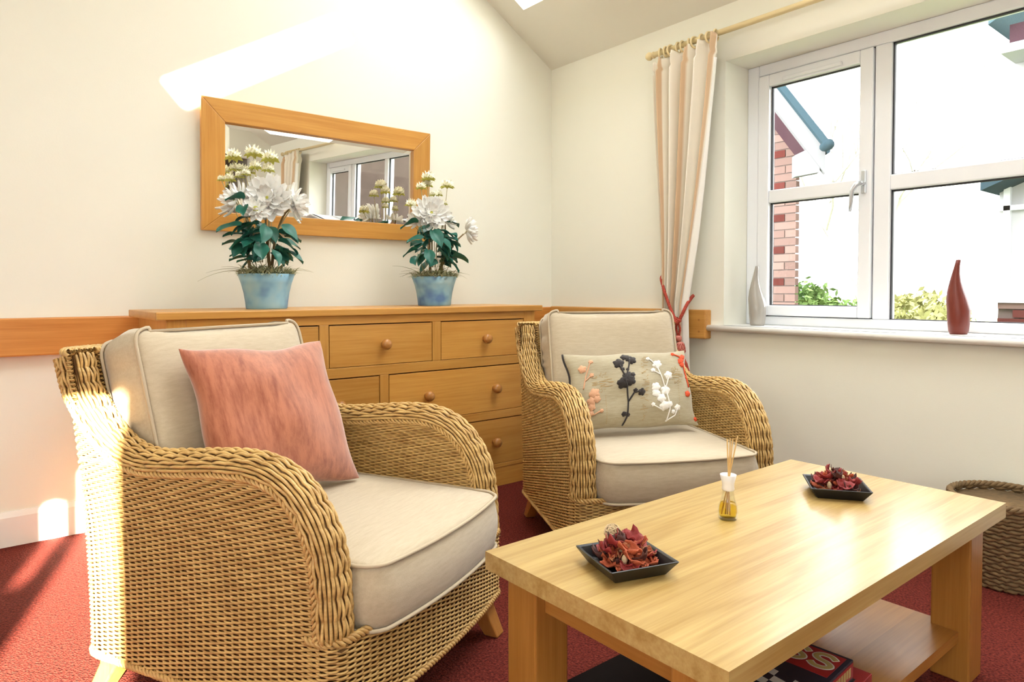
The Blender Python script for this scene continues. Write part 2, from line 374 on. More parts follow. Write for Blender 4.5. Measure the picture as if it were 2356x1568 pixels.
# lobby beyond the archway
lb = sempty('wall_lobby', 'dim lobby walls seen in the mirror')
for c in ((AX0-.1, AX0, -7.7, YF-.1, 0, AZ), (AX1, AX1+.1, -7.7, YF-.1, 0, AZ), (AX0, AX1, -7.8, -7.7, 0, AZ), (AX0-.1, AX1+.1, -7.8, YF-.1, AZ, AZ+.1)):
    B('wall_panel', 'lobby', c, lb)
# ceilings with skylight shafts
TH = .30
def ceiling(name, x0, x1, holes, label):
    root = sempty(name, label)
    xs = sorted({x0, x1, *[h[0] for h in holes], *[h[1] for h in holes]}); ys = sorted({YF-.1, .25, *[h[2] for h in holes], *[h[3] for h in holes]})
    sgn = 1 if x0 >= XR else -1
    nx, nz = (SL*sgn/math.hypot(1, SL), 1/math.hypot(1, SL))
    for a, b in zip(xs, xs[1:]):
        for c, d in zip(ys, ys[1:]):
            if any(h[0] <= a and b <= h[1] and h[2] <= c and d <= h[3] for h in holes): continue
            lo = [(a, c, zc(a)), (b, c, zc(b)), (b, d, zc(b)), (a, d, zc(a))]
            hi = [(p[0]+nx*TH, p[1], p[2]+nz*TH) for p in lo]
            MB().hexa(lo+hi).build('ceiling_panel', 'ceil', root)
    for k, h in enumerate(holes):
        L2 = math.hypot(1, SL)
        cx, cy = (h[0]+h[1])/2, (h[2]+h[3])/2
        w = sempty('window_'+str(next(WN)), 'white framed skylight in the sloping ceiling', (cx+nx*TH, cy, zc(cx)+nz*TH))
        w.rotation_euler = (0, math.atan(SL)*sgn, 0)
        hx, hy = (h[1]-h[0])*L2/2, (h[3]-h[2])/2
        fr = MB()
        fr.box(-hx-.03, -hx+.05, -hy, hy, 0, .06); fr.box(hx-.05, hx+.03, -hy, hy, 0, .06); fr.box(-hx, hx, -hy-.03, -hy+.05, 0, .06); fr.box(-hx, hx, hy-.05, hy+.03, 0, .06)
        fr.build('window_frame', 'white', w)
        B('pane', 'pane', (-hx+.05, hx-.05, -hy+.05, hy-.05, .025, .031), w)
        portal((cx+nx*(TH+.08), cy, zc(cx)+nz*(TH+.08)), (-nx, 0, -nz), 2*hx, 2*hy)
import itertools
WN = itertools.count(3)
ceiling('ceiling', XR, .28, [(-1.35, -.388, -1.15, -.181), (-2.1, -.388, -3.1, -1.45)], 'sloping cream ceiling above the window wall')  # second hole is an unseen skylight added for fill light
ceiling('ceiling_far', XL-.25, XR, [(-3.62, -2.72, -4.95, -3.87)], 'sloping cream ceiling on the garden side')

# baseboards and rails
m = MB(); m.box(XL, 0, -.018, 0, 0, .115); m.prism([(XL, 0, .115), (XL, -.018, .115), (XL, -.008, .136), (XL, 0, .136)], (-XL, 0, 0))
struct(m.build('baseboard_back', 'white'), 'white skirting board')
m = MB(); m.box(-.018, 0, YF, -.02, 0, .115); m.prism([(0, YF, .115), (-.018, YF, .115), (-.008, YF, .136), (0, YF, .136)], (0, -YF-.02, 0))
struct(m.build('baseboard_right', 'white'), 'white skirting board under the window')
struct(B('trim_1', 'rail_x', (XL, 0, -.05, 0, .748, .897), bevel=.006), 'orange oak chair rail along the mirror wall')
tr2 = struct(B('trim_2', 'rail_y', (-.055, 0, -1.227, -.05, .753, .902), bevel=.006), 'oak chair rail stub beside the window')
for z in (.79, .85):
    MB().lathe([(.006, 0), (.006, .0012)], 14).build('plug', 'leg', tr2).matrix_local = Matrix.Translation((-.0545, -1.19, z)) @ Euler((0, -PI/2, 0)).to_matrix().to_4x4()

# ------------------------------------------------------------------ window in the right wall
w1 = sempty('window_1', 'wide white casement window', (0, 0, 0))
FX0, FX1 = .20, .27
def frame_box(nm, y0, y1, z0, z1, x0=FX0, x1=FX1, mat='upvc', par=None, bv=.006): return B(nm, mat, (x0, x1, y0, y1, z0, z1), par or w1, bv)
ZB, ZT = WZ0, WZ1
frame_box('frame_stile', WY1-.064, WY1, ZB, ZT); frame_box('frame_stile', WY0, WY0+.064, ZB, ZT)
frame_box('frame_head', WY0+.064, WY1-.064, ZT-.056, ZT); frame_box('frame_foot', WY0+.064, WY1-.064, ZB, ZB+.045)
MULL = [(-2.008, -1.937), (-2.72, -2.65), (-3.43, -3.36)]
for a, b in MULL: frame_box('mullion', a, b, ZB+.045, ZT-.056)
bays = [(-1.937, -1.364, True), (-2.65, -2.008, False), (-3.36, -2.72, False), (WY0+.064, -3.43, True)]
for a, b, opens in bays:
    z0, z1 = ZB+.045, ZT-.056
    if opens:
        sroot = bpy.data.objects.new('casement', None); COL.objects.link(sroot); sroot.parent = w1
        sw = .062
        frame_box('seal', a+.001, b-.001, z0+.001, z1-.001, FX0+.02, FX0+.03, 'seal', sroot, 0).name = 'seal'
        o = sroot.children[-1]; bpy.data.objects.remove(o, do_unlink=True)
        g = .004
        frame_box('sash_stile', a+g, a+sw, z0+g, z1-g, FX0-.012, FX1-.02, par=sroot); frame_box('sash_stile', b-sw, b-g, z0+g, z1-g, FX0-.012, FX1-.02, par=sroot)
        frame_box('sash_rail', a+sw, b-sw, z0+g, z0+.056, FX0-.011, FX1-.02, par=sroot); frame_box('sash_rail', a+sw, b-sw, z1-.062, z1-g, FX0-.011, FX1-.02, par=sroot)
        frame_box('glazing_bar', a+sw, b-sw, 1.446, 1.510, FX0-.006, FX1-.02, par=sroot)
        # dark rebate around the sash and glass gaskets
        sm = MB()
        for (p, q, r_, s_) in ((a, a+g, z0, z1), (b-g, b, z0, z1), (a, b, z0, z0+g), (a, b, z1-g, z1)): sm.box(FX0+.012, FX0+.03, p, q, r_, s_)
        for (zz0, zz1) in ((z0+.056, 1.446), (1.510, z1-.062)):
            for (p, q, r_, s_) in ((a+sw, a+sw+.006, zz0, zz1), (b-sw-.006, b-sw, zz0, zz1), (a+sw, b-sw, zz0, zz0+.004), (a+sw, b-sw, zz1-.006, zz1)): sm.box(FX0+.016, FX0+.03, p, q, r_, s_)
            B('pane', 'pane', (FX0+.024, FX0+.028, a+sw, b-sw, zz0, zz1), sroot)
        sm.build('gasket', 'seal', sroot)
        # trickle vent
        v = MB(); v.box(FX0-.026, FX0-.011, a+.14, b-.14, z1-.052, z1-.034); v.build('trickle_vent', 'upvc', sroot, bevel=.005)
        # handle near the mullion
        hy = a+.035 if a < -1.5 and b > -2 else b-.035
        hd = MB(); hd.box(FX0-.026, FX0-.012, hy-.012, hy+.012, 1.455, 1.545)
        hd.lathe([(.012, 0), (.013, .012), (.010, .018)], 16, (0, 0, 0))
        hb = MB(); hb.box(FX0-.024, FX0-.012, hy-.011, hy+.011, 1.44, 1.545); hb.build('handle_plate', 'chrome', sroot, bevel=.004)
        hb = MB(); hb.tube([(FX0-.020, hy, 1.485), (FX0-.045, hy, 1.485)], .011, 12)
        dy = .06
        hb.tube([(FX0-.045, hy, 1.488), (FX0-.055, hy+.018, 1.478), (FX0-.058, hy+.034, 1.452), (FX0-.052, hy+.040, 1.41), (FX0-.048, hy+.046, 1.36)], [.011, .011, .010, .009, .006], 10)
        hb.build('handle', 'chrome', sroot, smooth=True)
    else:
        frame_box('glazing_bar', a, b, 1.446, 1.513, FX0-.004, FX1-.02)
        sm = MB()
        for zz0, zz1 in ((z0, 1.446), (1.513, z1)):
            for (p, q, r_, s_) in ((a, a+.006, zz0, zz1), (b-.006, b, zz0, zz1), (a, b, zz0, zz0+.004), (a, b, zz1-.007, zz1)): sm.box(FX0+.016, FX0+.03, p, q, r_, s_)
            B('pane', 'pane', (FX0+.024, FX0+.028, a, b, zz0, zz1), w1)
        sm.build('gasket', 'seal', w1)
sl = MB(); sl.box(-.03, FX0+.01, WY0, WY1, ZB-.03, ZB); sl.box(-.03, 0, WY0-.08, WY1+.09, ZB-.03, ZB)
sl.build('window_sill', 'white', w1)
MB().tube([(-.03, WY0-.08, ZB-.015), (-.03, WY1+.09, ZB-.015)], .0152, 14).build('sill_nosing', 'white', w1, smooth=True)
portal((FX1+.05, (WY0+WY1)/2, (ZB+ZT)/2), (-1, 0, 0), WY1-WY0, ZT-ZB)
# left glazing added for fill light, and sun side light
w2 = sempty('window_2', 'unseen glazing added in the left wall for fill light')
m = MB()
for y in (LY0, -3.98, LY1-.06): m.box(XL-.14, XL-.07, y, y+.06, LZ0, LZ1)
m.box(XL-.14, XL-.07, LY0, LY1, LZ0, LZ0+.06); m.box(XL-.14, XL-.07, LY0, LY1, LZ1-.06, LZ1); m.build('window_frame', 'upvc', w2)
for a, b in ((LY0+.06, -3.98), (-3.92, LY1-.06)): B('pane', 'pane', (XL-.11, XL-.105, a, b, LZ0+.06, LZ1-.06), w2)
portal((XL-.25, (LY0+LY1)/2, (LZ0+LZ1)/2), (1, 0, 0), LY1-LY0, LZ1-LZ0)
B('pane', 'pane', (SX2, SX3, YF-.06, YF-.055, .0, 2.18), w2); B('pane', 'pane', (SX0, SX1, YF-.06, YF-.055, 1.73, 2.06), w2)

# ------------------------------------------------------------------ sideboard
SBX0, SBX1, SBF, SBB = -2.43, -.645, -.577, -.085
sb = thing('sideboard', 'wide golden oak sideboard with seven drawers and round knobs under the mirror', 'sideboard', ((SBX0+SBX1)/2, (SBF+SBB)/2, 0))
ox, oy = -(SBX0+SBX1)/2, -(SBF+SBB)/2
def sbb(nm, mat, x0, x1, y0, y1, z0, z1, bv=.002, par=None): return B(nm, mat, (x0+ox, x1+ox, y0+oy, y1+oy, z0, z1), par or sb, bv)
sbb('sideboard_top', 'oak_x', -2.467, -.606, SBF-.022, SBB+.005, .895, .925, .004)
sbb('side_panel', 'oak_z', SBX0, SBX0+.02, SBF+.02, SBB, 0, .895); sbb('side_panel', 'oak_z', SBX1-.02, SBX1, SBF+.02, SBB, 0, .895)
sbb('back_panel', 'oak_x', SBX0+.02, SBX1-.02, SBB-.012, SBB, .02, .89, 0); sbb('plinth', 'oak_x', SBX0, SBX1, SBF+.004, SBF+.024, 0, .098)
sbb('gap_shade_sheet', 'dark', SBX0+.03, SBX1-.03, SBF+.028, SBF+.034, .1, .89, 0)  # dark sheet standing in for shade inside the drawer gaps
for x0, x1 in ((SBX0, -2.361), (-.718, SBX1)): sbb('stile', 'oak_z', x0, x1, SBF, SBF+.022, .098, .895)
for z0, z1 in ((.857, .895), (.625, .670), (.351, .392), (.098, .117)): sbb('frame_rail', 'oak_x', -2.361, -.718, SBF+.0005, SBF+.022, z0, z1)
for x0, x1 in ((-1.841, -1.799), (-1.281, -1.235)): sbb('divider', 'oak_z', x0, x1, SBF+.0005, SBF+.022, .670, .857)
for z0, z1 in ((.392, .625), (.117, .351)): sbb('divider', 'oak_z', -1.559, -1.515, SBF+.0005, SBF+.022, z0, z1)
knob_me = MB().lathe([(0, 0), (.012, 0), (.0125, .010), (.016, .016), (.0225, .022), (.0245, .031), (.0225, .040), (.015, .046), (0, .048)], 22).mesh('knob'); knob_me.materials.append(M['leg'])
knob_me.polygons.foreach_set('use_smooth', [True]*len(knob_me.polygons))
def drawer(x0, x1, z0, z1, kx):
    g = .0035; cx, cz = (x0+x1)/2, (z0+z1)/2
    d = MB().box(x0+g-cx, x1-g-cx, 0, .022, z0+.002-cz, z1-g-.001-cz).build('drawer', 'oak_x', sb, bevel=.0015)
    d.location = (cx+ox, SBF+.002+oy, cz)
    for k in kx:
        o = link('knob', knob_me, None, d); o.location = (k-cx, .0, 0); o.rotation_euler = (PI/2, 0, 0)
for a, b in ((-2.361, -1.841), (-1.799, -1.281), (-1.235, -.718)): drawer(a, b, .670, .857, [(a+b)/2])
for z0, z1 in ((.392, .625), (.117, .351)):
    for a, b in ((-2.361, -1.559), (-1.515, -.718)): drawer(a, b, z0, z1, [(a+b)/2-.2, (a+b)/2+.2])

# ------------------------------------------------------------------ mirror
mw, mh, mb_ = 1.202, .600, .104
mr = thing('wall_mirror', 'long wall mirror with a faceted glass edge in a broad oak frame', 'mirror', (-1.560, -.004, 1.279))
mr.rotation_euler = (R(2.0), 0, 0)
def mframe(poly, mat): MB().prism([(p[0], -.030, p[1]) for p in poly], (0, .024, 0)).build('frame_piece', mat, mr, bevel=.003)
a, b = mw/2, mh
mframe([(-a, 0), (a, 0), (a-mb_, mb_*.83), (-a+mb_, mb_*.83)], 'oak_x'); mframe([(-a, b), (a, b), (a-mb_, b-mb_), (-a+mb_, b-mb_)], 'oak_x')
mframe([(-a, 0), (-a+mb_, mb_*.83), (-a+mb_, b-mb_), (-a, b)], 'oak_z'); mframe([(a, 0), (a-mb_, mb_*.83), (a-mb_, b-mb_), (a, b)], 'oak_z')
gx, g0, g1 = a-mb_+.004, mb_*.83-.004, b-mb_+.004; bv = .026
m = MB(); y0, y1 = -.012, -.0145
P = [(-gx, y0, g0), (gx, y0, g0), (gx, y0, g1), (-gx, y0, g1), (-gx+bv, y1, g0+bv), (gx-bv, y1, g0+bv), (gx-bv, y1, g1-bv), (-gx+bv, y1, g1-bv)]
P += [(p[0], -.006, p[2]) for p in P[:4]]
m.add(P, [(4, 5, 6, 7), (0, 1, 5, 4), (1, 2, 6, 5), (2, 3, 7, 6), (3, 0, 4, 7), (8, 11, 10, 9), (0, 8, 9, 1), (1, 9, 10, 2), (2, 10, 11, 3), (3, 11, 8, 0)])
m.build('mirror_glass', 'mirror', mr)

# ------------------------------------------------------------------ wicker armchairs
PROF = [(-.055, .30), (-.052, .37), (-.046, .44), (-.030, .498), (.004, .551), (.048, .589), (.115, .612), (.21, .613), (.36, .597), (.47, .590), (.553, .606), (.620, .642), (.680, .694), (.728, .755), (.757, .835)]
def spline(pts, n):
    p = np.array(pts, float); q = np.vstack([2*p[0]-p[1], p, 2*p[-1]-p[-2]]); out = []
    for i in range(1, len(q)-2):
        for t in np.linspace(0, 1, 24, endpoint=False):
            out.append(.5*((2*q[i])+(-q[i-1]+q[i+1])*t+(2*q[i-1]-5*q[i]+4*q[i+1]-q[i+2])*t*t+(-q[i-1]+3*q[i]-3*q[i+1]+q[i+2])*t**3))
    out.append(q[-2]); out = np.array(out)
    d = np.r_[0, np.cumsum(np.linalg.norm(np.diff(out, axis=0), axis=1))]
    s = np.linspace(0, d[-1], n)
    return np.stack([np.interp(s, d, out[:, k]) for k in range(out.shape[1])], 1), d[-1]
def resample(p, step):
    p = np.asarray(p, float); d = np.r_[0, np.cumsum(np.linalg.norm(np.diff(p, axis=0), axis=1))]
    n = max(3, int(d[-1]/step)); s = np.linspace(0, d[-1], n)
    return np.stack([np.interp(s, d, p[:, k]) for k in range(3)], 1), s
HWD = .372
def yback(z): return .70+.085*max(0, (z-.12)/.71)**2
def yfront(z):
    if z < .30: return -.055
    if z <= .600: return float(np.interp(z, [.30, .37, .44, .498, .551, .589, .612], [-.055, -.052, -.046, -.030, .004, .048, .115]))
    return float(np.interp(z, [.600, .606, .642, .694, .755, .835, .86], [.54, .553, .62, .68, .728, .757, .76]))
def upath(z, inset=0.0):
    """plan outline at height z from the front left round the back to the front right"""
    hw, yb, yf = HWD-inset, yback(z)-inset*.75, yfront(z)+((.002 if z < .6 else -.034) if inset else 0)
    r = .075-inset*.3; pts = []
    if inset: r = max(.003, min(r, yb-yf-.004))
    yf = min(yf, yb-r-.002)
    pts.append((-hw, yf, z)); 
    for k in range(9): a = PI-k*PI/16; pts.append((-hw+r+r*math.cos(a), yb-r+r*math.sin(a), z))
    for k in range(9): a = PI/2-k*PI/16; pts.append((hw-r+r*math.cos(a), yb-r+r*math.sin(a), z))
    pts.append((hw, yf, z)); return pts
def fpath(z):
    """bowed front apron from front right to front left, corners rounded"""
    pts = [(HWD, -.02, z)]; r = .045
    for k in range(7): a = -k*PI/12; pts.append((HWD-r+r*math.cos(a), -.055+r*math.sin(a)-.0, z))
    n = 14
    for k in range(1, n): t = k/n; x = (HWD-r)*(1-2*t); pts.append((x, -.10-.022*(1-(2*t-1)**2), z))
    for k in range(7): a = -PI/2-k*PI/12; pts.append((-HWD+r+r*math.cos(a), -.055+r*math.sin(a), z))
    pts.append((-HWD, -.02, z)); return pts
def norm2(p):
    t = np.gradient(p, axis=0); n = np.stack([t[:, 1], -t[:, 0], 0*t[:, 0]], 1)   # right-hand side normal
    return n/(np.linalg.norm(n, axis=1)[:, None]+1e-9)
STAKE = .0215; RAD = .0030
def strand(mb, pts, row, amp, sign):
    p, s = resample(pts, .0068); n = norm2(p)*sign
    off = amp*np.tanh(1.8*np.sin(PI*s/STAKE + row*PI))
    p = p+n*off[:, None]
    mb.tube(p, RAD, 4, normals=n, flat=.95, cap=False)
def shell(mb, zs, pathf, sign):
    rows = [np.array(resample(pathf(z), .03)[0]) for z in zs]
    n = 90
    g = []
    for q in rows:
        d = np.r_[0, np.cumsum(np.linalg.norm(np.diff(q, axis=0), axis=1))]; s = np.linspace(0, d[-1], n)
        g.append(np.stack([np.interp(s, d, q[:, k]) for k in range(3)], 1))
    v = np.array(g).reshape(-1, 3); f = []
    for i in range(len(zs)-1):
        for j in range(n-1): f.append((i*n+j, i*n+j+1, (i+1)*n+j+1, (i+1)*n+j))
    mb.add(v, f)
def braid(mb, path, r=.0042, rad=.0060, pitch=.034, n=3, closed=False):
    p, s = resample(path, .0055); t = np.gradient(p, axis=0); t /= np.linalg.norm(t, axis=1)[:, None]+1e-9
    ref = np.array([0, 0, 1.0]); 
    a = np.cross(t, ref); bad = np.linalg.norm(a, axis=1) < .2
    a[bad] = np.cross(t[bad], np.array([1.0, 0, 0])); a /= np.linalg.norm(a, axis=1)[:, None]+1e-9; b = np.cross(t, a)
    for k in range(n):
        ph = 2*PI*s/pitch+2*PI*k/n
        mb.tube(p+rad*(np.cos(ph)[:, None]*a*1.0+np.sin(ph)[:, None]*b*1.0), r, 5, cap=False)
CH = {}
def build_chair_meshes():
    pitch_z = .0053
    outer = MB(); inner = MB(); apron = MB(); core = MB(); k = 0
    z = .128
    while z < .846:
        strand(outer, upath(z), k, .0034, -1)
        if z > .27: strand(inner, upath(z, .075), k, .0034, 1)
        if z < .298: strand(apron, fpath(z), k, .0036, 1)
        k += 1; z += pitch_z
    zs = list(np.arange(.125, .60, .03))+[.600]
    shell(core, zs, lambda z: [(p[0]*.985, p[1]-.006 if p[1] > .3 else p[1], p[2]) for p in upath(z)], 1)
    zs2 = [.606, .63, .66, .70, .75, .80, .845]
    shell(core, zs2, lambda z: [(p[0]*.985, p[1]-.006, p[2]) for p in upath(z)], 1)
    zs = [.27, .36, .45, .54, .60]
    shell(core, zs, lambda z: [(p[0]*1.02, p[1]+.005, p[2]) for p in upath(z, .075)], 1)
    shell(core, zs2, lambda z: [(p[0]*1.02, p[1]+.005, p[2]) for p in upath(z, .075)], 1)
    shell(core, [.125, .20, .298], lambda z: [(p[0]*.985, p[1]+.006, p[2]) for p in fpath(z)], 1)
    # seat deck closing the base below the cushion
    deck = [(-.36, -.10, .285), (.36, -.10, .285), (.36, .66, .285), (-.36, .66, .285)]
    core.add(deck, [(0, 1, 2, 3)])
    # rolled arms
    roll_ = MB(); trim = MB()
    prof, Lp = spline(PROF, 260)
    s = np.linspace(0, Lp, 260)
    tg = np.gradient(prof, axis=0); tg /= np.linalg.norm(tg, axis=1)[:, None]
    nr = np.stack([-tg[:, 1], tg[:, 0]], 1)
    SEG = .043
    for sd_ in (-1, 1):
        cxr = sd_*(HWD-.036)
        NS = 15
        for j in range(NS):
            ph = PI*(j+.5)/NS
            alt = (1 if j % 2 else -1)
            bul = .0065*np.abs(np.sin(PI*s/SEG))**.7
            pin = .0028*alt*np.cos(PI*s/SEG)
            h = .036+bul+pin; w = .039+bul*.8+pin
            x = cxr+sd_*np.cos(ph)*w
            y = prof[:, 0]+nr[:, 0]*np.sin(ph)*h; zz = prof[:, 1]+nr[:, 1]*np.sin(ph)*h
            nn = np.stack([0*s+sd_*math.cos(ph), nr[:, 0]*math.sin(ph), nr[:, 1]*math.sin(ph)], 1)
            roll_.tube(np.stack([x, y, zz], 1), .0038, 5, normals=nn, flat=.9, cap=False)
        # dark backing inside the roll, gap shade in its colour
        def rc(u, v, sd_=sd_, cxr=cxr):
            i = int(u*259); ph = PI*v
            return (cxr+sd_*math.cos(ph)*.036, prof[i, 0]+nr[i, 0]*math.sin(ph)*.033, prof[i, 1]+nr[i, 1]*math.sin(ph)*.033)
        core.grid(rc, 90, 9)
        core.add([(cxr-.036, -.055, .30), (cxr+.036, -.055, .30), (cxr+.036, -.09, .30), (cxr-.036, -.09, .30)], [(0, 1, 2, 3)])
        for xx in (cxr+sd_*.038, cxr-sd_*.038):
            braid(trim, np.stack([0*s+xx, prof[:, 0]-nr[:, 0]*.006, prof[:, 1]-nr[:, 1]*.006], 1), .0038, .0055, .040, 3)
    ring = upath(.122)+fpath(.122)
    braid(trim, ring, .0042, .0062, .036, 3)
    braid(trim, fpath(.300), .0042, .0062, .036, 3)
    topo = [p for p in upath(.850)]; topi = [p for p in upath(.850, .072)]
    braid(trim, topo, .0045, .0075, .045, 3); braid(trim, topi, .0045, .0070, .045, 3)
    # cap between the two top rims
    a1 = resample(topo, .02)[0]; n1 = len(a1); b1 = np.array(topi); d = np.r_[0, np.cumsum(np.linalg.norm(np.diff(b1, axis=0), axis=1))]; sI = np.linspace(0, d[-1], n1)
    b2 = np.stack([np.interp(sI, d, b1[:, q]) for q in range(3)], 1)
    for q in range(5):
        t_ = (q+.5)/5; braid(trim, a1*(1-t_)+b2*t_+np.array([0, 0, .004]), .0042, .004, .05, 2)
    core.add(np.vstack([a1, b2]), [(i, i+1, n1+i+1, n1+i) for i in range(n1-1)])
    CH['woven_shell'] = outer.mesh('woven_shell'); CH['woven_lining'] = inner.mesh('woven_lining'); CH['woven_apron'] = apron.mesh('woven_apron')
    CH['backing_shell'] = core.mesh('backing_shell'); CH['arm_roll'] = roll_.mesh('arm_roll'); CH['braid_trim'] = trim.mesh('braid_trim')
    for kx, me in CH.items():
        me.materials.append(M['wicker_gap_shade' if kx == 'backing_shell' else 'wicker']); me.polygons.foreach_set('use_smooth', [True]*len(me.polygons))
    for sx in (-1, 1):
        for fr_ in (0, 1):
            x, y = sx*.315, (-.045 if fr_ else .62); dx, dy = sx*.02, (-.045 if fr_ else .06)
            lo = [(x+dx-.022, y+dy-.022, 0), (x+dx+.022, y+dy-.022, 0), (x+dx+.022, y+dy+.022, 0), (x+dx-.022, y+dy+.022, 0)]
            mid = [(x-.028+dx*.25, y-.028+dy*.25, .08), (x+.028+dx*.25, y-.028+dy*.25, .08), (x+.028+dx*.25, y+.028+dy*.25, .08), (x-.028+dx*.25, y+.028+dy*.25, .08)]
            hi = [(x-.034, y-.034, .17), (x+.034, y-.034, .17), (x+.034, y+.034, .17), (x-.034, y+.034, .17)]
            b_ = MB(); b_.add(lo+mid+hi, [(0, 3, 2, 1), (8, 9, 10, 11)]+[(r0*4+i, r0*4+(i+1) % 4, r0*4+4+(i+1) % 4, r0*4+4+i) for r0 in (0, 1) for i in range(4)])
            CH['leg%d%d' % (sx, fr_)] = b_.mesh('leg'); CH['leg%d%d' % (sx, fr_)].materials.append(M['leg'])
build_chair_meshes()
def chair(label, loc, rz):
    t = thing('wicker_armchair', label, 'armchair', loc, rz, 'wicker armchairs')
    for k, me in CH.items():
        nm = 'leg' if k.startswith('leg') else k
        o = link(nm, me, None, t)
        if nm == 'leg': 
            b_ = o.modifiers.new('bevel', 'BEVEL'); b_.width = .005; b_.segments = 2
        elif nm != 'backing_shell': stuff(o)
    return t
THL, THR = R(26), R(-26)
OL = Vector((-2.159, -1.822, 0)); OR_ = Vector((-1.058, -1.782, 0))
chair('honey wicker armchair in the foreground with a coral velvet cushion', OL, THL)
chair('honey wicker armchair by the window with the floral cushion', OR_, THR)
def cmat(O, th): return Matrix.Translation(O) @ Matrix.Rotation(th, 4, 'Z')

# ------------------------------------------------------------------ cushions
def box_cushion(name, w, d, h, puff, bow, seed, crease=0.0):
    """piped box cushion: local x width, y depth, z thickness; centred, bottom at 0"""
    rnd = random.Random(seed); NU, NV = 34, 30; r = .045
    def plan(u, v):      # u,v in -1..1 -> rounded rectangle
        x, y = u*w/2, v*d/2
        ex, ey = max(0, abs(x)-(w/2-r)), max(0, abs(y)-(d/2-r))
        l = math.hypot(ex, ey)
        if l > r:
            x = math.copysign((w/2-r)+ex*r/l, x); y = math.copysign((d/2-r)+ey*r/l, y)
        if y < 0: y -= bow*(1-u*u)*(-v)
        elif bow == 0: y -= .014*(1-u*u)*max(0, v)
        return x, y
    ph = [rnd.uniform(0, 6) for _ in range(6)]
    def wob(x, y): return .004*(math.sin(9*x+ph[0])*math.cos(7*y+ph[1])+.6*math.sin(17*y+ph[2]+5*x))
    def topf(u, v):
        U, V = 2*u-1, 2*v-1; x, y = plan(U, V); e = (1-U**4)*(1-V**4)
        return (x, y, h-.006+puff*(e**.6)+wob(x, y)*e)
    def botf(u, v):
        U, V = 1-2*u, 2*v-1; x, y = plan(U, V); e = (1-U**4)*(1-V**4)
        return (x, y, .006-puff*.25*(e**.6))
    m = MB(); m.grid(topf, NU, NV); m.grid(botf, NU, NV)
    per = []
    for k in range(NU): per.append((2*k/(NU-1)-1, -1))
    for k in range(1, NV): per.append((1, 2*k/(NV-1)-1))
    for k in range(1, NU): per.append((1-2*k/(NU-1), 1))
    for k in range(1, NV-1): per.append((-1, 1-2*k/(NV-1)))
    n = len(per); L = 7; v = []
    for j in range(L):
        t = j/(L-1); bul = .012*math.sin(PI*t)
        for i, (U, V) in enumerate(per):
            x, y = plan(U, V); l = math.hypot(x, y); nx, ny = (U if abs(U) > .98 else 0), (V if abs(V) > .98 else 0)
            cr = crease*math.sin(i*1.9+math.sin(i*.7)*2)*math.sin(PI*t)
            v.append((x+nx*(bul+cr), y+ny*(bul+cr), .006+(h-.012)*t))
    m.add(v, [(j*n+i, j*n+(i+1) % n, (j+1)*n+(i+1) % n, (j+1)*n+i) for j in range(L-1) for i in range(n)])
    me = m.mesh(name); bm = bmesh.new(); bm.from_mesh(me); bmesh.ops.remove_doubles(bm, verts=bm.verts, dist=.0006); bmesh.ops.recalc_face_normals(bm, faces=bm.faces); bm.to_mesh(me); bm.free()
    o = link(name, me, 'cushion', None, True)
    for zz in (h-.004, .004):
        q = MB(); q.tube([(*[c*(1+.004/abs(c)) if abs(c) > .05 else c for c in plan(U, V)], zz) for U, V in per], .0048, 6, closed=True)
        pp = q.build('piping', 'piping', o, smooth=True)
    return o
def place(o, O, th, local, rot):
    o.matrix_world = cmat(O, th) @ Matrix.Translation(local) @ Euler(rot).to_matrix().to_4x4()
c = box_cushion('seat_cushion', .575, .64, .145, .020, .03, 1); place(c, OL, THL, (0, .195, .290), (0, 0, 0))
tag(c, 'beige piped seat cushion under the coral cushion', 'cushion', 'armchair seat cushions')
c = box_cushion('seat_cushion', .575, .64, .145, .020, .03, 2); place(c, OR_, THR, (0, .195, .290), (0, 0, 0))
tag(c, 'beige piped seat cushion beneath the floral cushion', 'cushion', 'armchair seat cushions')
# back cushions: stand on the seat, lean on the wicker back (local z = thickness faces forward)
def back_cushion(O, th, label, seed, bx, by, tilt, yaw_, zz=.44, h=.50, cr=.006):
    c = box_cushion('back_cushion', .565, h, .145, .030, .0, seed, cr)
    # cushion local: y up, z thickness -> forward
    Mx = cmat(O, th) @ Matrix.Translation((bx, by, zz)) @ Matrix.Rotation(yaw_, 4, 'Z') @ Matrix.Rotation(PI/2-tilt, 4, 'X') @ Matrix.Translation((0, h/2, 0))
    c.matrix_world = Mx; return tag(c, label, 'cushion', 'armchair back cushions')
back_cushion(OL, THL, 'beige piped back cushion behind the coral velvet cushion', 5, .0, .615, R(16), 0, .442, .445)
back_cushion(OR_, THR, 'beige piped back cushion behind the floral embroidered cushion', 6, .0, .585, R(14), 0, .442, .455)
def pillow_fn(w, h, t, seed, pinch=.10):
    rnd = random.Random(seed); ph = [rnd.uniform(0, 6) for _ in range(8)]
    def S(u, v, side):
        px = 1-pinch*(1-u*u)*0; 
        x = u*w/2*(1-pinch*(1-v*v)**1.0*.55*abs(u)**3); y = v*h/2*(1-pinch*(1-u*u)*.55*abs(v)**3)
        x += w*.012*math.sin(5.5*v+ph[2])*abs(u)**3*u*(1-v**4); y += h*.014*math.sin(5.0*u+ph[3])*abs(v)**3*v*(1-u**4)
        e = max(0, (1-u*u))*max(0, (1-v*v))
        zt = t/2*(e**.48)
        zt += .006*e*(math.sin(6*u+ph[0]+3*v)+.6*math.sin(9*v+ph[1]-2*u))
        return (x, y, side*zt)
    return S
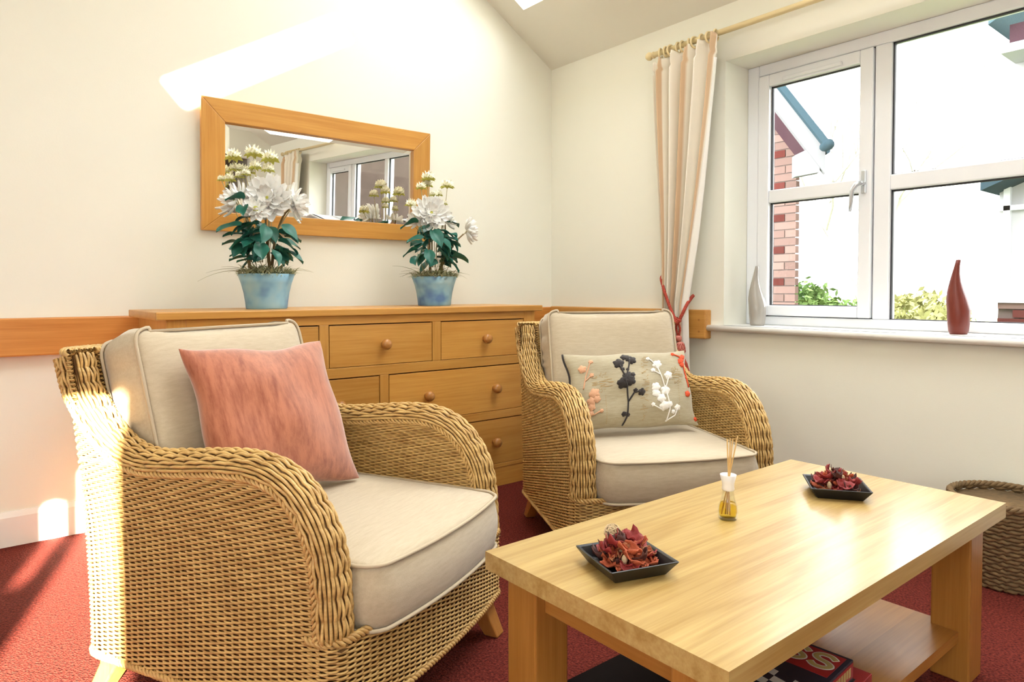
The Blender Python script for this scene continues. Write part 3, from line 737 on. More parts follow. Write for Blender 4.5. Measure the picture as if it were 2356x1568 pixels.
def pillow(name, w, h, t, seed, mat, pinch=.10):
    S = pillow_fn(w, h, t, seed, pinch); m = MB(); n = 36
    q = lambda a: math.sin((a-.5)*PI)
    m.grid(lambda u, v: S(q(u), q(v), 1), n, n); m.grid(lambda u, v: S(-q(u), q(v), -1), n, n)
    me = m.mesh(name); bm = bmesh.new(); bm.from_mesh(me); bmesh.ops.remove_doubles(bm, verts=bm.verts, dist=.0005); bmesh.ops.recalc_face_normals(bm, faces=bm.faces); bm.to_mesh(me); bm.free()
    return link(name, me, mat, None, True), S
def stand(o, O, th, bx, by, bz, yaw_, tilt, roll_, h):
    o.matrix_world = cmat(O, th) @ Matrix.Translation((bx, by, bz)) @ Matrix.Rotation(yaw_, 4, 'Z') @ Matrix.Rotation(PI/2-tilt, 4, 'X') @ Matrix.Rotation(roll_, 4, 'Z') @ Matrix.Translation((0, h/2, 0))
pk, S = pillow('throw_pillow', .44, .43, .15, 3, 'velvet', .16)
stand(pk, OL, THL, -.045, .305, .462, R(-10), R(24.5), R(-1), .43)
tag(pk, 'coral pink velvet cushion leaning in the foreground armchair', 'cushion')
fl, SF = pillow('embroidered_pillow', .51, .31, .13, 4, 'linen', .10)
stand(fl, OR_, THR, -.035, .195, .470, R(-3), R(24), R(1), .31)
tag(fl, 'oblong linen cushion embroidered with black white and red sprigs', 'cushion')
sm = MB(); S_ = SF
edge = [S_(-1, v/20*2-1, 1) for v in range(21)]
sm.tube([(p[0]-.002, p[1], p[2]) for p in edge], .0045, 6); sm.build('dark_piping', 'emb_black', fl, True)
# embroidery: picture points -> pillow uv by homography
src = np.array([(150, 205), (1940, 165), (2150, 1290), (400, 1345)], float); dst = np.array([(-1, 1), (1, 1), (1, -1), (-1, -1)], float)*.985
A = []
for (x, y), (u, v) in zip(src, dst): A += [[x, y, 1, 0, 0, 0, -u*x, -u*y], [0, 0, 0, x, y, 1, -v*x, -v*y]]
Hm = np.append(np.linalg.solve(np.array(A), dst.reshape(-1)), 1).reshape(3, 3)
def uvp(x, y, off=.0025):
    q = Hm @ np.array([x, y, 1]); u, v = np.clip(q[:2]/q[2], -.985, .985)
    p = Vector(SF(u, v, 1)); e = 1e-3
    n = (Vector(SF(min(u+e, .99), v, 1))-Vector(SF(u-e, v, 1))).cross(Vector(SF(u, min(v+e, .99), 1))-Vector(SF(u, v-e, 1)))
    n.normalize(); return p+n*off
def blossom(m, x, y, r, rnd, lobes=5):
    k = lobes*6; a0 = rnd.uniform(0, 6); ring = []; ring2 = []
    for i in range(k):
        a = 2*PI*i/k; rr = r*(.78+.24*abs(math.cos(lobes*a/2+a0)))*(1+.06*rnd.uniform(-1, 1))
        ring.append(uvp(x+rr*math.cos(a), y+rr*math.sin(a), .0005)); ring2.append(uvp(x+.85*rr*math.cos(a), y+.85*rr*math.sin(a), .004))
    c = uvp(x, y, .0042); v = [tuple(c)]+[tuple(p) for p in ring2]+[tuple(p) for p in ring]
    f = [(0, 1+i, 1+(i+1) % k) for i in range(k)]+[(1+i, 1+k+i, 1+k+(i+1) % k, 1+(i+1) % k) for i in range(k)]
    m.add(v, f)
def sprig(mat, stems, blobs, seed, wd=9):
    m = MB(); rnd = random.Random(seed)
    for st in stems:
        pts = []
        for (x0, y0), (x1, y1) in zip(st, st[1:]):
            for t in np.linspace(0, 1, 5, endpoint=False): pts.append(uvp(x0+(x1-x0)*t, y0+(y1-y0)*t, .0022))
        pts.append(uvp(*st[-1], .0022)); m.tube([tuple(p) for p in pts], .0026*wd/9, 6)
    for b_ in blobs: blossom(m, *b_, rnd)
    return m.build('embroidered_sprig', mat, fl, True)
sprig('emb_black', [[(1060, 1310), (1095, 1180), (1085, 980), (1045, 790), (1010, 680), (1040, 560), (1065, 440), (1075, 330)], [(1085, 980), (1150, 860), (1230, 840)], [(1000, 600), (960, 510), (925, 440)]],
      [(915, 405, 85), (1000, 295, 58), (1060, 320, 60), (1112, 355, 68), (1050, 640, 92), (985, 720, 88), (1080, 695, 76), (1115, 600, 40), (1255, 855, 55), (1165, 830, 32), (1048, 1155, 40), (975, 505, 30), (1045, 510, 26), (1105, 1165, 28)], 1, 12)
sprig('emb_white', [[(1665, 1260), (1690, 1080), (1640, 900), (1590, 750), (1530, 580), (1490, 470), (1400, 360), (1340, 320)], [(1620, 770), (1650, 640)], [(1530, 590), (1430, 530)], [(1560, 1100), (1430, 1040)], [(1650, 1260), (1780, 1180), (1810, 1080)]],
      [(1490, 420, 72), (1425, 520, 36), (1655, 600, 66), (1465, 780, 72), (1470, 865, 66), (1610, 820, 74), (1550, 940, 70), (1600, 1050, 74), (1680, 1030, 50), (1430, 1035, 30), (1810, 1070, 50), (1750, 1130, 34), (1350, 330, 30)], 2, 9)
sprig('emb_peach', [[(440, 780), (450, 600), (480, 480), (510, 360)], [(450, 660), (540, 570)], [(620, 1150), (740, 1085)]],
      [(395, 470, 65), (520, 355, 36), (540, 570, 36), (600, 850, 80), (570, 960, 68), (645, 930, 56), (580, 1040, 55), (580, 1130, 45), (725, 1098, 30)], 3, 9)
sprig('emb_red', [[(2000, 760), (1985, 580), (1950, 450), (1850, 280), (1730, 230)]], [(1900, 290, 52), (1880, 350, 58), (1910, 410, 48), (1740, 232, 30), (1985, 610, 20)], 4, 10)
sprig('emb_red', [], [(1972, 860, 48)], 5); sprig('emb_red', [], [(2120, 1215, 32)], 6)
pm = MB(); rnd = random.Random(9)
def dash(x0, y0, x1, y1, wd=6):
    d = Vector((x1-x0, y1-y0)); l = d.length or 1; nx, ny = -d.y/l*wd, d.x/l*wd
    pm.add([tuple(uvp(x0+nx, y0+ny, .0012)), tuple(uvp(x1+nx, y1+ny, .0012)), tuple(uvp(x1-nx, y1-ny, .0012)), tuple(uvp(x0-nx, y0-ny, .0012))], [(0, 1, 2, 3)])
for cx_, cy_, rr in ((700, 690, 160), (1790, 580, 135)):
    for k in range(46):
        yy = cy_+rnd.uniform(-1, 1)*rr*.95; hw = math.sqrt(max(0, rr*rr-(yy-cy_)**2)); xx = cx_+rnd.uniform(-1, 1)*hw*.8
        if abs(yy-cy_) < rr*.5: dash(xx-rnd.uniform(10, 55), yy, xx+rnd.uniform(10, 55), yy+rnd.uniform(-5, 5), rnd.uniform(2, 5))
        else: a = rnd.uniform(0, PI); dash(xx, yy, xx+22*math.cos(a), yy+22*math.sin(a), 3.5)
for k in range(14):
    dash(760+k*5, 880+k*30, 764+k*5, 896+k*30, 3); dash(1815+k*3, 740+k*36, 1818+k*3, 756+k*36, 3)
for k in range(40):
    yy = 290+k*24; dash(1300+k*.6+rnd.uniform(-60, 60)*(1 if yy < 820 else .8), yy, 1300+rnd.uniform(-60, 60), yy+rnd.uniform(5, 18), 4)
stuff(pm.build('printed_motif', 'emb_tan', fl))

# ------------------------------------------------------------------ coffee table
TX0, TX1, TY0, TY1, TZ = -2.157, -.914, -2.757, -2.168, .45
ct = thing('coffee_table', 'long pale oak coffee table with square legs and a lower shelf', 'table', ((TX0+TX1)/2, (TY0+TY1)/2, 0))
cx_, cy_ = (TX0+TX1)/2, (TY0+TY1)/2
NP = 6; pw = (TY1-TY0)/NP
for k in range(NP):
    o = MB().box(TX0-cx_, TX1-cx_, -pw/2, pw/2, -.019, .019).build('top_plank', 'top_x', ct)
    o.location = (0, TY0+pw*(k+.5)-cy_, TZ-.019)
LG = .09
for x0 in (TX0+.028, TX1-.044-LG):
    for y0 in (TY0+.036, TY1-.040-LG):
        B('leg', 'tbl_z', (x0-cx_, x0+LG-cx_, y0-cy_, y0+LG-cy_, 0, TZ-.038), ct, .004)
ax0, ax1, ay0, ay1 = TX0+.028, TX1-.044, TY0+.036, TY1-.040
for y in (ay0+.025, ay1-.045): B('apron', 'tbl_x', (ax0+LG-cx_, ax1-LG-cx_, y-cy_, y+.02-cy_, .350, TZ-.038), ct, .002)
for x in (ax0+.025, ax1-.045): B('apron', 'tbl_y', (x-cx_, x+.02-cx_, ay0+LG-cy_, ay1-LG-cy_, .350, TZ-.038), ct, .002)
SHZ = .130
for k in range(4):
    pw2 = (ay1-ay0-.05)/4
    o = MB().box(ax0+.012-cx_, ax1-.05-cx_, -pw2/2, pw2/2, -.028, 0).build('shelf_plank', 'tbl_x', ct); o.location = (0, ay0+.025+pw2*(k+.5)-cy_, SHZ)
sh = MB(); sh.box(-.20, .20, -.16, .16, 0, .004); o = sh.build('dark_panel', 'sheet'); o.location = (-1.80, -2.39, SHZ)  # thin dark box laid on the shelf
tag(o, 'thin dark panel on the coffee table shelf', 'board')
# game boxes on the shelf
def letter_s(parent, x, y, h, w):
    """letter S lying flat: baseline runs towards -y, top towards +x"""
    pts = [(.9, .80), (.62, .98), (.25, .95), (.10, .74), (.28, .56), (.70, .46), (.90, .26), (.72, .05), (.35, .02), (.08, .20)]
    p, L = spline([(x+q[1]*h, y-q[0]*w, .0430) for q in pts], 40)
    m = MB(); m.tube(p, .0085, 8, normals=[(0, 0, 1)]*40, flat=.05); m.build('letter_outline', 'box_white', parent)
    m = MB(); m.tube(p+np.array([0, 0, .0005]), .0055, 8, normals=[(0, 0, 1)]*40, flat=.06); m.build('letter_s', 'box_gold', parent)
g2 = thing('game_box', 'red board game box lying lowest on the table shelf', 'box', (-1.66, -2.585, SHZ), R(4), 'board game boxes')
B('box_body', 'box_red', (-.15, .15, -.105, .105, 0, .048), g2, .0015)
B('blue_panel', 'box_blue', (.02, .135, .03, .10, .048, .0487), g2); B('picture_panel', 'box_black', (-.14, .10, -.09, .02, .048, .0486), g2)
B('side_panel', 'box_grey', (.150, .1506, -.09, .0, .012, .036), g2)
g1 = thing('game_box', 'blue and red game box with a chequered flag lid, upper on the shelf', 'box', (-1.715, -2.575, SHZ+.049), R(4), 'board game boxes')
B('box_body', 'box_navy', (-.15, .15, -.10, .10, 0, .042), g1, .0015)
B('red_panel', 'box_red', (.04, .140, -.09, .09, .042, .0426), g1); B('blue_panel', 'box_blue', (-.14, -.09, -.095, .095, .042, .0426), g1)
B('white_panel', 'box_white', (-.13, -.10, -.03, .06, .0426, .0430), g1)
for i in range(5):
    for j in range(4):
        if (i+j) % 2 == 0 and i < 3:
            MB().hexa([(-.085+i*.022+j*.006, -.085+j*.036, .042), (-.064+i*.022+j*.006, -.085+j*.036, .042), (-.058+i*.022+j*.006, -.05+j*.036, .042), (-.079+i*.022+j*.006, -.05+j*.036, .042),
                       (-.085+i*.022+j*.006, -.085+j*.036, .0425), (-.064+i*.022+j*.006, -.085+j*.036, .0425), (-.058+i*.022+j*.006, -.05+j*.036, .0425), (-.079+i*.022+j*.006, -.05+j*.036, .0425)]).build('flag_check', 'box_white', g1)
B('red_side', 'box_red', (.15, .1506, -.095, .095, .006, .037), g1); B('red_side', 'box_red', (-.02, .148, -.1006, -.1, .006, .037), g1); B('blue_side', 'box_blue', (-.148, -.022, -.1006, -.1, .006, .037), g1)
for q_ in (0, 1): letter_s(g1, .068, .022-q_*.056, .058, .050)
for k in range(11):
    B('side_lettering', 'box_gold', (-.010+k*.0135, -.001+k*.0135, -.1012, -.1006, .012+.002*(k % 2), .031), g1)

# ------------------------------------------------------------------ things on the table
def dish(label, loc, rz, side=.152):
    a, b_, h = side/2, side/2-.020, .030; t = .006
    m = MB(); v = []
    for (s_, z) in ((b_, 0), (a, h), (a-t, h), (b_-t+.002, .007)):
        v += [(-s_, -s_, z), (s_, -s_, z), (s_, s_, z), (-s_, s_, z)]
    f = [(0, 3, 2, 1), (12, 13, 14, 15)]+[(r_*4+i, r_*4+(i+1) % 4, r_*4+4+(i+1) % 4, r_*4+4+i) for r_ in range(3) for i in range(4)]
    m.add(v, f); o = m.build('dish', 'black', bevel=.003); o.location = loc; o.rotation_euler = (0, 0, rz)
    return tag(o, label, 'dish', 'square black dishes')
def curl_mesh(name, mat, L, Wd, curl, fold, seed):
    r_ = random.Random(seed); m = MB(); p = r_.uniform(0, 6)
    def f(u, v):
        U, V = u*2-1, v; wd = Wd*math.sin(PI*(.12+.80*V))**.6*(1+.08*math.sin(7*V*3+p))
        x = U*wd/2; y = (V-.5)*L; z = curl*(V-.5)**2*4+fold*abs(U)**1.6+.003*math.sin(9*V+4*U+p)
        return (x, y, z)
    m.grid(f, 7, 9); me = m.mesh(name); me.materials.append(M[mat]); me.polygons.foreach_set('use_smooth', [True]*len(me.polygons)); return me
def solid(me_fn_obj):
    s_ = me_fn_obj.modifiers.new('solid', 'SOLIDIFY'); s_.thickness = .0016; return me_fn_obj
PP = {'curled_petal': [curl_mesh('curled_petal', 'pp_red', .042, .036, .012, .008, k) for k in range(3)],
      'dried_slice': [curl_mesh('dried_slice', 'pp_rust', .040, .018, .005, .006, 10+k) for k in range(3)],
      'dark_pod': [curl_mesh('dark_pod', 'pp_dark', .036, .030, .014, .012, 20+k) for k in range(2)],
      'bark_chip': [curl_mesh('bark_chip', 'pp_bark', .034, .016, -.003, .007, 30+k) for k in range(3)],
      'pale_seed': []}
sd_me = MB().lathe([(0, -.012), (.004, -.010), (.0065, -.002), (.006, .004), (.003, .010), (0, .012)], 12).mesh('pale_seed'); sd_me.materials.append(M['pp_cream']); PP['pale_seed'] = [sd_me]
PLAB = {'curled_petal': 'curled dark red dried petal', 'dried_slice': 'rusty orange dried slice', 'dark_pod': 'dark brown dried pod', 'bark_chip': 'speckled brown bark chip', 'pale_seed': 'small pale cream seed'}
def potpourri(loc, rz, where, seed, n):
    r_ = random.Random(seed); k = 0
    seq = ['curled_petal', 'dried_slice', 'bark_chip', 'curled_petal', 'dark_pod', 'dried_slice', 'curled_petal', 'bark_chip']
    for i in range(n):
        kind = r_.choice(seq) if i % 11 != 8 else 'pale_seed'
        n1, n2 = int(n*.46), int(n*.80)
        if i < n1: rad, z = .055*math.sqrt((i+.5)/n1), .013
        elif i < n2: rad, z = .047*math.sqrt((i-n1+.5)/(n2-n1)), .029
        else: rad, z = .034*math.sqrt((i-n2+.5)/(n-n2)), .046
        a = i*2.399; z += r_.uniform(0, .005)
        o = bpy.data.objects.new(kind, r_.choice(PP[kind])); COL.objects.link(o)
        lp = Vector((rad*math.cos(a), rad*math.sin(a), z)); lp.rotate(Euler((0, 0, rz)))
        o.location = Vector(loc)+lp; s_ = r_.uniform(.72, 1.05); o.scale = (s_, s_, s_)
        tl = .28 if i < n1 else .5 if i < n2 else .75
        o.rotation_euler = (r_.uniform(-tl, tl), r_.uniform(-tl, tl), r_.uniform(0, 6.28))
        if kind != 'pale_seed': solid(o)
        lay = 'topmost ' if i >= n2 else 'upper ' if i >= n1 else 'low '
        wv = Vector((lp.x, lp.y, 0)); sx, sy = wv.dot(rt), wv.dot(Vector((fw.x, fw.y, 0)).normalized())
        if wv.length < .014: pos = 'at the centre'
        else: pos = 'at the '+['right', 'back right', 'back', 'back left', 'left', 'front left', 'front', 'front right'][int(round(math.atan2(sy, sx)/(PI/4))) % 8]
        tag(o, lay+PLAB[kind]+' '+pos+' of the '+where, 'potpourri', 'potpourri pieces in the '+where)
D1 = (-1.993, -2.415, TZ); D2 = (-1.176, -2.441, TZ)
dish('square black dish of potpourri near the table end closest to the camera', D1, R(-18)); dish('square black dish of potpourri at the far end of the table', D2, R(-54))
potpourri(D1, R(-18), 'nearer dish', 3, 64); potpourri(D2, R(-54), 'farther dish', 5, 60)
sb_ = MB(); r_ = random.Random(2)
for k in range(44):
    a = Vector((r_.gauss(0, 1), r_.gauss(0, 1), r_.gauss(0, 1))).normalized(); b_ = a.orthogonal().normalized(); c_ = a.cross(b_); rr = r_.uniform(.011, .017)
    sb_.tube([tuple(b_*rr*math.cos(t)+c_*rr*math.sin(t)) for t in np.linspace(0, 2*PI, 14, endpoint=False)], .0011, 4, closed=True)
o = sb_.build('straw_ball', 'pp_cream'); o.location = (D1[0]+.004, D1[1]+.040, TZ+.060)
tag(o, 'straw coloured wispy ball on top of the nearer potpourri', 'potpourri')
# reed diffuser
rd = thing('reed_diffuser', 'small glass reed diffuser with yellow oil on the table', 'diffuser', (-1.581, -2.374, TZ))
MB().lathe([(0, .0), (.020, 0), (.0225, .004), (.0238, .018), (.022, .032), (.0165, .050), (.0135, .066), (.0135, .078), (.0115, .078), (.0115, .066), (.0145, .050), (.020, .032), (.0215, .018), (.020, .007), (0, .006)], 28).build('bottle', 'bottle', rd, True)
MB().lathe([(0, .007), (.0195, .0075), (.0213, .018), (.0198, .032), (.0172, .040), (0, .040)], 24).build('oil', 'oil', rd, True)
MB().lathe([(.0135, .070), (.0150, .074), (.0140, .080), (.0145, .088), (.0195, .108), (.0178, .108), (.0125, .088), (.0118, .072)], 24).build('collar', 'skirt_plastic', rd, True)
rtop = [(.008, .000, .195), (.012, -.004, .193), (.004, .006, .188), (.020, -.012, .200), (.010, .010, .190)]
for k, p in enumerate(rtop):
    MB().tube([(-p[0]*.8+.004, -p[1]*.8, .012), p], .0016, 6).build('reed', 'reed', rd, True)

# ------------------------------------------------------------------ vases on the sill
def vase(label, mat, y, H, dirv):
    pr = [(.0, 0), (.036, 0), (.042, .012), (.0475, .06), (.049, .095), (.045, .135), (.035, .175), (.024, .212), (.0165, .245), (.012, .275), (.0105, .30), (.0085, .30), (.008, .27)]
    k = H/.30; off = lambda z: (0, dirv*.014*math.sin(PI*min(1, max(0, (z/k-.10)/.22))) if z > 0 else 0)
    m = MB(); m.lathe([(r_*k, z*k) for r_, z in pr], 30, off=off, squash=.82); o = m.build('vase', mat, None, True); o.location = (.10, y, ZB)
    return tag(o, label, 'vase', 'curved neck vases on the sill')
vase('glossy pale grey vase with curved neck on the window sill', 'vase_grey', -1.428, .298, 1)
vase('matt brick red vase with curved neck on the window sill', 'vase_red', -2.316, .298, 1)

# ------------------------------------------------------------------ curtain rod, rings and curtains
RX, RZ = -.10, 2.262; RY0, RY1 = -.895, -4.62
rod = thing('curtain_rod', 'cream wooden curtain pole with ball finials above the window', 'curtain rod', (RX, (RY0+RY1)/2, RZ))
oyr = -(RY0+RY1)/2
MB().tube([(0, RY0+oyr-.03, 0), (0, RY1+oyr+.03, 0)], .0145, 18).build('pole', 'cream_paint', rod, True)
for yy, s_ in ((RY0, 1), (RY1, -1)):
    m = MB(); m.lathe([(0, -.022), (.012, -.018), (.020, -.008), (.0225, 0), (.020, .010), (.013, .019), (0, .022)], 20); m.tube([(0, 0, 0), (0, 0, -.045)], .0105, 14); m.lathe([(.0105, -.034), (.0175, -.032), (.0175, -.026), (.0105, -.024)], 18)
    o = m.build('finial', 'cream_paint', rod, True); o.location = (0, yy+oyr, 0); o.rotation_euler = (-PI/2*s_, 0, 0)
for yy in (-1.01, -4.45):
    MB().tube([(0, yy+oyr, -.018), (.02, yy+oyr, -.030), (.10, yy+oyr, -.030)], .009, 10).build('bracket', 'cream_paint', rod, True)
ring_me = MB().tube([((.0262)*math.cos(a), 0, (.0262)*math.sin(a)) for a in np.linspace(0, 2*PI, 24, endpoint=False)], .0050, 8, closed=True).mesh('curtain_ring'); ring_me.materials.append(M['cream_paint']); ring_me.polygons.foreach_set('use_smooth', [True]*len(ring_me.polygons))
ORD = ['first ', 'second ', 'third ', 'fourth ', 'fifth ', 'sixth ', 'seventh ', 'eighth ', 'ninth ', 'tenth ']
def rings(y0, y1, n, lab, grp, seed):
    r_ = random.Random(seed)
    for k in range(n):
        o = bpy.data.objects.new('curtain_ring', ring_me); COL.objects.link(o)
        o.location = (RX, y0+(y1-y0)*(k+.5)/n+r_.uniform(-.008, .008), RZ-.0065); o.rotation_euler = (0, r_.uniform(-.2, .2), r_.uniform(-.35, .35)+.15)
        tag(o, ORD[k]+lab, 'curtain ring', grp)
rings(-.945, -1.325, 10, 'cream curtain ring counted from the ball finial above the striped curtain', 'rings of the left curtain', 1)
rings(-4.10, -4.50, 10, 'cream ring from the window of the curtain reflected in the mirror', 'rings of the reflected curtain', 2)
def curtain(label, ya, yb, yt0, yt1, zt, nf, seed, zbot, back_edge):
    """top spans ya..yb, gathered to yt0..yt1 at height zt by the tie"""
    r_ = random.Random(seed); ph = [r_.uniform(-.5, .5) for _ in range(40)]
    NU, NV = 150, 90; ztop = 2.252
    def f(u, v):
        z = ztop+(zbot-ztop)*v
        t = (ztop-z)/(ztop-zt)
        if t <= 1:
            k = t*t*(3-2*t); k = .25*t+.75*k if t > 0 else 0
            y0 = ya+(yt0-ya)*k; y1 = yb+(yt1-yb)*(t**1.25 if t > 0 else 0)
        else:
            q = min(1, (t-1)*1.2); y0 = yt0-.0*q; y1 = yt1-.02*q
        y = y0+(y1-y0)*u
        hd = max(0, 1-(ztop-z)/.10)            # gathered heading
        amp = (.052*(1-.50*min(1, t)))*(1-.45*hd)
        fold = math.sin(2*PI*nf*u+ph[int(u*nf) % 40]*.8*(1-abs(2*(u*nf % 1)-1)))
        x = RX-.018-.010*t+amp*fold+.007*math.sin(2*PI*nf*2.3*u+1.3+2*v)
        if hd > 0:
            x += .014*hd*math.sin(2*PI*nf*2.4*u+seed); pin = math.exp(-((ztop-z-.085)/.016)**2); x += .012*pin
            z += (.007*math.sin(2*PI*nf*u*1.7+1)-.040*(1-(u if back_edge > 0 else u))**1.3)*hd
        y += .010*math.cos(2*PI*nf*u)*(1-.5*min(1, t))
        z -= .022*math.sin(PI*u)*0
        return (x, y, z)
    t = thing('curtain', label, 'curtain', (RX, (ya+yb)/2, 0))
    m = MB(); m.grid(f, NU, NV); v = np.concatenate(m.v)-np.array([RX, (ya+yb)/2, 0]); m.v = [v]
    me = m.mesh('drape'); uvl = me.uv_layers.new(name='UVMap')
    idx = np.zeros(len(me.loops), int); me.loops.foreach_get('vertex_index', idx)
    uv = np.stack([(idx % NU)/(NU-1), (idx//NU)/(NV-1)], 1).astype(np.float32).ravel(); uvl.data.foreach_set('uv', uv)
    o = link('drape', me, 'curtain', t, True); s_ = o.modifiers.new('solid', 'SOLIDIFY'); s_.thickness = .0025
    # white lining turned at the leading edge
    l = MB(); l.grid(lambda a_, b_: tuple(np.array(f(.985+.015*a_, .06+.94*b_))-np.array([RX, (ya+yb)/2, 0])+np.array([.006+.004*math.sin(8*b_), -(.004+.030*a_*min(1, max(0, 3*(b_-.15))))*back_edge, 0])), 5, 70)
    lo = l.build('lining', 'lining', t, True); s_ = lo.modifiers.new('solid', 'SOLIDIFY'); s_.thickness = .002
    return t
curtain('cream and tan striped curtain tied back left of the window', -.935, -1.345, -1.010, -1.150, .93, 5, 3, .35, 1)
curtain('striped curtain at the far window end seen in the mirror', -4.52, -4.09, -4.46, -4.33, .93, 6, 4, .05, -1)
# tie back with tassel
tb = thing('curtain_tieback', 'red rope tieback with a terracotta tassel around the curtain', 'tieback', (-.10, -1.10, .9))
def loc3(p): return (p[0]+.10, p[1]+1.10, p[2]-.9)
def rope(mb, path, r=.0075):
    p = np.array([loc3(q) for q in path]); p, L = spline(p, 60); s = np.linspace(0, L, 60)
    t = np.gradient(p, axis=0); t /= np.linalg.norm(t, axis=1)[:, None]; a = np.cross(t, [0.3, .2, 1.0]); a /= np.linalg.norm(a, axis=1)[:, None]; b_ = np.cross(t, a)
    for k in range(3):
        ph = 2*PI*s/.03+k*2*PI/3; mb.tube(p+.62*r*(np.cos(ph)[:, None]*a+np.sin(ph)[:, None]*b_), r*.62, 6, cap=False)
m = MB(); rope(m, [(-.03, -.985, 1.10), (-.10, -.985, 1.075), (-.150, -1.035, 1.02), (-.172, -1.085, .94), (-.180, -1.125, .875), (-.182, -1.150, .845)])
rope(m, [(-.05, -1.150, .975), (-.10, -1.172, .960), (-.150, -1.182, .925), (-.175, -1.175, .88), (-.182, -1.158, .845)])
rope(m, [(-.182, -1.168, .852), (-.190, -1.150, .838), (-.186, -1.135, .846), (-.176, -1.150, .858)], .009)
rope(m, [(-.182, -1.150, .845), (-.180, -1.166, .81), (-.178, -1.158, .772)], .005); rope(m, [(-.182, -1.150, .845), (-.180, -1.143, .81), (-.178, -1.152, .772)], .005)
m.build('rope', 'rope', tb, True)
MB().lathe([(0, -.016), (.012, -.014), (.0165, -.006), (.0165, .006), (.012, .014), (0, .016)], 18, loc3((-.178, -1.156, .758))).build('bead', 'bead', tb, True)
MB().lathe([(.010, .03), (.018, .022), (.024, .0), (.026, -.018), (.018, -.034), (.013, -.042)], 18, loc3((-.176, -1.166, .712))).build('tassel_head', 'bead', tb, True)
m = MB()
for k in range(10):
    for sg in (1, -1):
        a0 = 2*PI*k/10; m.tube([tuple(Vector(loc3((-.176, -1.166, .712)))+Vector(((rr+.001)*math.cos(a0+sg*q*1.2), (rr+.001)*math.sin(a0+sg*q*1.2), zz))) for q, (rr, zz) in zip((0, .33, .66, 1), ((.018, .022), (.024, 0), (.026, -.018), (.018, -.034)))], .0011, 4)
m.build('netting', 'rope', tb)
m = MB(); r_ = random.Random(5)
for k in range(90):
    a = r_.uniform(0, 6.28); q = math.sqrt(r_.random()); b0 = Vector(loc3((-.176, -1.172, .672))); 
    m.tube([tuple(b0+Vector((.012*q*math.cos(a), .012*q*math.sin(a), 0))), tuple(b0+Vector((.020*q*math.cos(a)-.004, .022*q*math.sin(a)-.018, -.04))), tuple(b0+Vector((.026*q*math.cos(a)-.006, .028*q*math.sin(a)-.036, -.10+r_.uniform(-.004, .004))))], .0019, 4)
stuff(m.build('tassel_skirt', 'tassel', tb))

# ------------------------------------------------------------------ potted flowers
leaf_me = []
for k in range(3):
    m = MB()
    def lf(u, v, k=k):
        U = u*2-1; wd = .030*math.sin(PI*min(1, v*.92+.06))**.75*(1+.07*(int(v*22) % 2)*abs(U))
        return (U*wd, v*.085, .010*abs(U)-.030*v*v*(1+.3*k)+.004*math.sin(7*v+k)*U)
    m.grid(lf, 7, 14); me = m.mesh('leaf'); me.materials.append(M['leaf']); me.polygons.foreach_set('use_smooth', [True]*len(me.polygons)); leaf_me.append(me)
m = MB(); m.grid(lambda u, v: ((u*2-1)*.019*math.sin(PI*(.10+.84*v))**.7, v*.078, .010*abs(u*2-1)**2-.010*math.sin(PI*v)+.016*v*v), 5, 8)
petal_me = m.mesh('petal'); petal_me.materials.append(M['petal']); petal_me.polygons.foreach_set('use_smooth', [True]*len(petal_me.polygons))
def on_plane(px, py, Y):
    d = rt2*((px-W_PX/2)/1565.564)-up2*((py-716.03)/1565.564)+fw
    t = (Y-CAM.y)/d.y; return CAM+d*t
